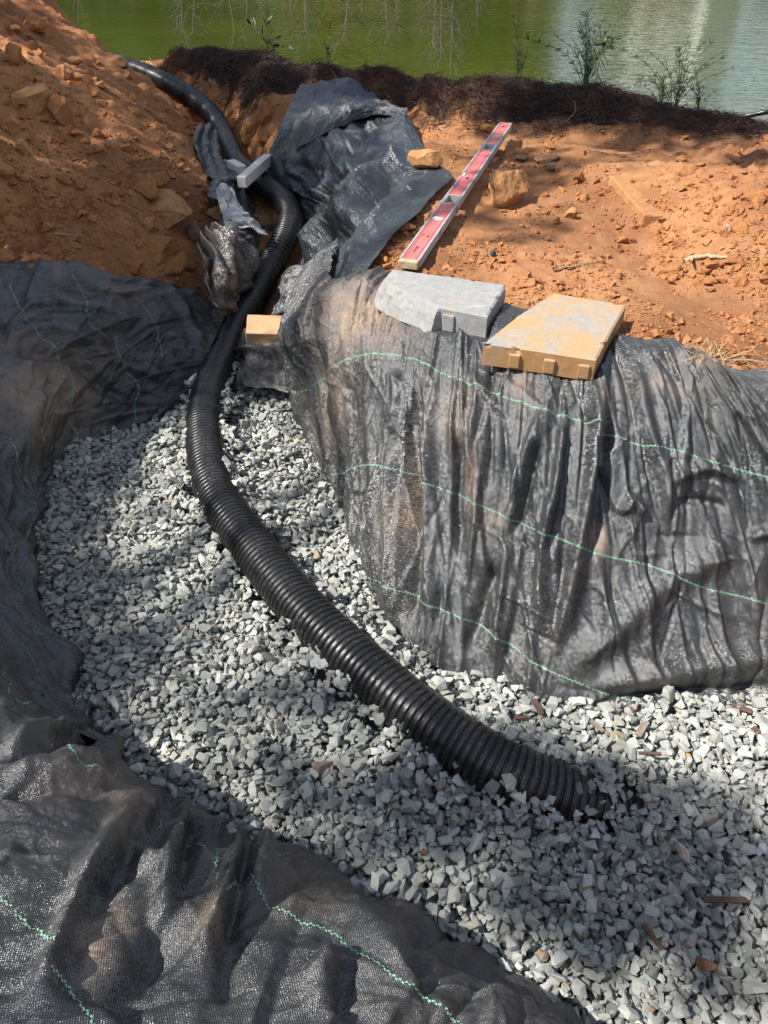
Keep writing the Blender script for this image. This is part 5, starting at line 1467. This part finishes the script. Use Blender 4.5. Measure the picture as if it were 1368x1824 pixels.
for (px, py, zd, n, sp, sd) in [(344, 58, 5.2, 30, 1.1, 1), (322, 45, 5.3, 18, 1.0, 2), (418, 62, 5.3, 34, 1.1, 3), (440, 40, 5.2, 16, 1.0, 4), (548, 58, 5.2, 26, 1.0, 5), (515, 30, 5.4, 16, 1.1, 6), (620, 60, 5.2, 22, 1.0, 7), (690, 66, 5.2, 34, .9, 8),
                                (706, 40, 5.4, 24, 1.0, 9), (790, 100, 5.1, 40, .9, 10), (802, 130, 5.1, 34, .9, 11), (775, 60, 5.3, 24, 1.0, 12), (852, 30, 5.2, 14, 1.0, 13), (140, 42, 5.6, 6, .8, 14), (640, 20, 5.4, 20, 1.0, 15), (580, 25, 5.4, 14, 1., 16)]:
    V, F, top = drooping(px, py, zd, '', n, sp, sd); tpart('hanging_branch', V, F, M['twig'], top)

# ------------------------------------------------------------------ shade tree left of the pit (casts the dappled shade)
SHADE = [  # outline of the shaded ground as the photograph shows it, share of it in shade, distance of the leaves
    ([(60, 1060), (200, 1040), (330, 1070), (450, 1120), (520, 1180), (620, 1280), (760, 1350), (830, 1370), (860, 1590), (760, 1560), (640, 1570), (520, 1500), (440, 1470), (310, 1400), (140, 1250)], .15, 10),
    ([(740, 1330), (830, 1370), (1000, 1400), (1100, 1385), (1240, 1400), (1400, 1440), (1400, 1720), (1250, 1720), (1080, 1680), (960, 1620), (860, 1590), (760, 1540)], .96, 8),
    ([(-150, 470), (110, 470), (300, 520), (385, 590), (395, 690), (330, 735), (150, 785), (80, 870), (60, 1000), (130, 1240), (0, 1280), (-150, 1290)], .76, 7),
    ([(340, 200), (430, 150), (540, 150), (600, 200), (560, 300), (540, 400), (480, 440), (370, 420)], .75, 7),
    ([(370, 420), (540, 420), (520, 560), (500, 660), (520, 700), (440, 720), (400, 640), (380, 560)], .88, 7),
    ([(-100, -20), (60, -20), (230, 130), (300, 200), (370, 350), (370, 540), (0, 470), (-100, 470)], .42, 6),
    ([(170, 65), (420, 88), (700, 125), (860, 140), (700, 200), (420, 190)], .75, 7), ([(860, 145), (1100, 175), (1368, 220), (1368, 240), (900, 225)], .70, 7),
    ([(640, 480), (740, 380), (840, 250), (900, 230), (1368, 245), (1368, 290), (1060, 285), (960, 310), (1010, 420), (990, 540), (880, 500), (700, 480)], .48, 7),
    ([(590, 220), (680, 240), (660, 340), (560, 440), (560, 300)], .5, 7),
    ([(540, 1130), (640, 1160), (760, 1240), (900, 1330), (1080, 1400), (1060, 1450), (900, 1450), (700, 1340)], .82, 9),
    ([(420, 1330), (620, 1280), (780, 1360), (860, 1590), (760, 1560), (640, 1570), (520, 1500)], .60, 9),
    ([(0, 1290), (160, 1290), (240, 1340), (120, 1400), (0, 1380)], .35, 9),
]
LIT = [[(640, 380), (830, 400), (1000, 440), (1130, 500), (1130, 700), (640, 640)], [(738, 440), (800, 330), (850, 262), (880, 262), (815, 385), (760, 455)], [(890, 215), (915, 215), (890, 260), (870, 255)], [(780, 120), (860, 140), (960, 150), (900, 185), (820, 175)], [(140, 110), (210, 150), (300, 250), (345, 330), (335, 350), (250, 270), (180, 190), (130, 140)], [(-50, 175), (20, 190), (50, 240), (55, 300), (30, 330), (-50, 330)], [(250, 345), (300, 340), (350, 385), (330, 400), (270, 375)],
       [(365, 350), (400, 400), (378, 415)], [(-20, 20), (60, 50), (120, 100), (100, 110), (20, 60)], [(0, 585), (70, 590), (190, 640), (180, 652), (60, 606), (0, 600)], [(80, 478), (125, 475), (130, 495), (90, 495)], [(20, 690), (120, 640), (140, 680), (60, 760)],
       [(400, 330), (430, 360), (460, 420), (430, 430), (405, 390)], [(0, 470 - 60), (60, 420), (50, 450), (0, 445)], [(415, 440), (445, 430), (425, 500), (405, 520)]]
# nearest surface along each line of sight, for laying the shade where the photograph has it
zb = np.full((240, 190), 9.0)
def splat(P):
    x, y, d = proj(P.reshape(-1, 3)); k = (y > -60) & (y < 1850) & (x > -140) & (x < 1370) & (d > .3)
    np.minimum.at(zb, (((y[k] + 60) / 8).astype(int), ((x[k] + 140) / 8).astype(int)), d[k])
for Q in (S_BLOCK, S_MOUND, S_FRONT, S_BIG): splat(Q.P)
nz_ = (X > -3) & (X < 3) & (Y < 5.5) & ~pit; splat(np.stack([X[nz_], Y[nz_], Zr[nz_]], -1))
gi = inside(GR, HX, HY); splat(np.stack([HX[gi], HY[gi], HM[gi]], -1))
rs = np.random.default_rng(77)
tc = []
for (pl, dens, dist) in SHADE:
    pl = np.array(pl, float); lo, hi = pl.min(0), pl.max(0)
    q = rs.uniform(lo, hi, (60000, 2)); k = inside(pl, q[:, 0], q[:, 1])
    d = zb[np.clip(((q[:, 1] + 60) / 8).astype(int), 0, 239), np.clip(((q[:, 0] + 140) / 8).astype(int), 0, 189)]
    for L_ in LIT: k &= ~inside(L_, q[:, 0] + rs.normal(0, 6, len(q)), q[:, 1] + rs.normal(0, 6, len(q)))
    k &= d < 8; q, d = q[k], d[k]
    v = (912 - q[:, 1]) / FPX; cellA = (hi - lo).prod() / 60000 * (d / FPX) ** 2 / np.maximum(SP - v * CP, .2)
    k = rs.uniform(0, 1, len(q)) < cellA * -math.log(1 - dens) / .0103
    q, d = q[k], d[k]
    P = np.stack([(q[:, 0] - 684) / FPX * d, d * (CP + (912 - q[:, 1]) / FPX * SP), CAM_Z + d * ((912 - q[:, 1]) / FPX * CP - SP)], -1)
    flk = fbm(xyz(P[:, 0] * 1.3 + P[:, 1] * .6, P[:, 1] * .8 - P[:, 0] * .3), .17, 2, .5, 3.)
    P = P[flk < rs.uniform(.0, .35, len(P))]
    P = np.concatenate([P, P + rs.normal(0, .03, P.shape) * (1, 1, 0)])[: int(len(P) * 1.35)]
    tc.append(P + SUN[None] * rs.uniform(dist * .85, dist * 1.2, len(P))[:, None])
tc = np.concatenate(tc)
m_ = 9
cc = np.repeat(tc, m_, 0) + rs.normal(0, .06, (len(tc) * m_, 3))
dl = rs.normal(size=cc.shape); dl[:, 2] -= .5; dl /= np.linalg.norm(dl, axis=1)[:, None]
sl = np.cross(dl, rs.normal(size=cc.shape)); sl /= np.linalg.norm(sl, axis=1)[:, None]
Ll = rs.uniform(.06, .11, len(cc))[:, None]; wl = Ll * .33
quad = np.stack([cc, cc + dl * Ll * .5 + sl * wl, cc + dl * Ll, cc + dl * Ll * .5 - sl * wl], 1)
shade_tree = empty('shade_tree', (-6.6, -2.4, .5)); tag(shade_tree, 'leafy tree left of the pit that dapples it with shade', 'tree')
loc = np.array(shade_tree.location)
mesh_obj('crown', quad.reshape(-1, 3) - loc, np.arange(len(cc) * 4).reshape(-1, 4), M['leaf'], shade_tree)
V, F = tube(crom(np.array([[0, 0, -.2], [.1, .2, 2.0], [.2, .5, 4.0], [.3, .8, 6.4]]), 24), np.linspace(.26, .10, 24), 12); mesh_obj('trunk', V, F, M['bark'], shade_tree, True)
for _ in range(14):
    tgt = tc[rs.integers(len(tc))] - loc; st = np.array([.2, .5, 4.0]) + rs.uniform(-.1, .1, 3) * (1, 1, 9)
    V, F = tube(crom(np.array([st, st * .45 + tgt * .55 + np.array([0, 0, .3]), tgt]), 14), np.linspace(.05, .010, 14), 6); mesh_obj('limb', V, F, M['bark'], shade_tree, True)

# ------------------------------------------------------------------ far bank: only its reflection shows
def far_tree(x, y, h, w, mat, label, seed):
    t = empty('far_tree', (x, y, 1.0)); tag(t, label, 'tree', 'trees on the far bank'); r = np.random.default_rng(seed)
    V, F = tube(np.array([[0, 0, -.4], [.1, 0, h * .35], [0, 0, h * .8]]), [.22, .15, .05], 8); mesh_obj('trunk', V, F, M['bark'], t, True)
    nb = 14; bc = np.c_[r.normal(0, w * .28, nb), r.normal(0, w * .28, nb), r.uniform(.12, .92, nb) * h]
    n = 5200; c = bc[r.integers(nb, size=n)] + r.normal(0, 1, (n, 3)) * np.array([w * .17, w * .17, h * .10])
    c[:, 2] = np.clip(c[:, 2], .1, h)
    d = r.normal(size=(n, 3)); d /= np.linalg.norm(d, axis=1)[:, None]; s = np.cross(d, r.normal(size=(n, 3))); s /= np.linalg.norm(s, axis=1)[:, None]
    L = r.uniform(.4, .9, n)[:, None]
    q = np.stack([c, c + d * L * .5 + s * L * .3, c + d * L, c + d * L * .5 - s * L * .3], 1)
    mesh_obj('crown', q.reshape(-1, 3), np.arange(4 * n).reshape(-1, 4), mat, t)
rw = np.random.default_rng(300); n = 26000                # continuous wood along the far bank
c = np.c_[rw.uniform(-75, 8.6, n), rw.uniform(53, 60, n), 1 + rw.uniform(0, 1, n) ** .8 * 17]
c[:, 2] = np.minimum(c[:, 2], 12 + 6 * np.sin(c[:, 0] * .5) * np.sin(c[:, 0] * .23 + 1) + 3)
d = rw.normal(size=(n, 3)); d /= np.linalg.norm(d, axis=1)[:, None]; sq = np.cross(d, rw.normal(size=(n, 3))); sq /= np.linalg.norm(sq, axis=1)[:, None]
L = rw.uniform(.6, 1.3, n)[:, None]
q = np.stack([c, c + d * L * .5 + sq * L * .35, c + d * L, c + d * L * .5 - sq * L * .35], 1)
wo = mesh_obj('far_wood', q.reshape(-1, 3), np.arange(4 * n).reshape(-1, 4), M['leaf_dark']); tag(wo, 'dark wood beyond the far bank seen as green reflection', None, None, 'stuff')
for k, (x, h, w) in enumerate([(-30, 14, 8), (-24, 15, 8), (-18, 14, 8), (-13, 15, 7), (-8.5, 14, 7), (-4, 15, 7), (0, 14.5, 6.5), (4, 14, 6), (7.6, 13, 4.2), (23, 2.6, 3), (26, 3.4, 4.5), (30, 5, 6), (36, 7, 7), (13.2, 3.4, 3.0), (15.6, 2.7, 1.6)]):
    far_tree(x, 49 + (k % 3), h, w, M['leaf_dark'], 'tall dark tree on the far bank, mirrored in the green water' if h > 8 else 'low dark tree on the far bank, mirrored in the brighter water', 200 + k)
hs = empty('white_house', (17.8, 55, 1.2)); tag(hs, 'white house on the far bank whose reflection glitters in the pond', 'house')
mb = MB(); mb.box((-3.6, -2, -1), (3.6, 2, 7.4)); mb.build('wall', M['white'], hs)
mb = MB(); mb.add([[-4, -2.4, 7.4], [4, -2.4, 7.4], [4, 2.4, 7.4], [-4, 2.4, 7.4], [-3, 0, 8.2], [3, 0, 8.2]], [(0, 1, 5, 4), (1, 2, 5), (2, 3, 4, 5), (3, 0, 4), (0, 3, 2, 1)]); mb.build('roof', M['roofing'], hs)
for wx_ in (-2.4, 0.2, 2.4):
    mb = MB(); mb.box((wx_ - .4, -2.06, 3.4), (wx_ + .4, -2.003, 4.8)); mb.build('window', M['glass'], hs)
hs.rotation_euler = (0, 0, R(-48))
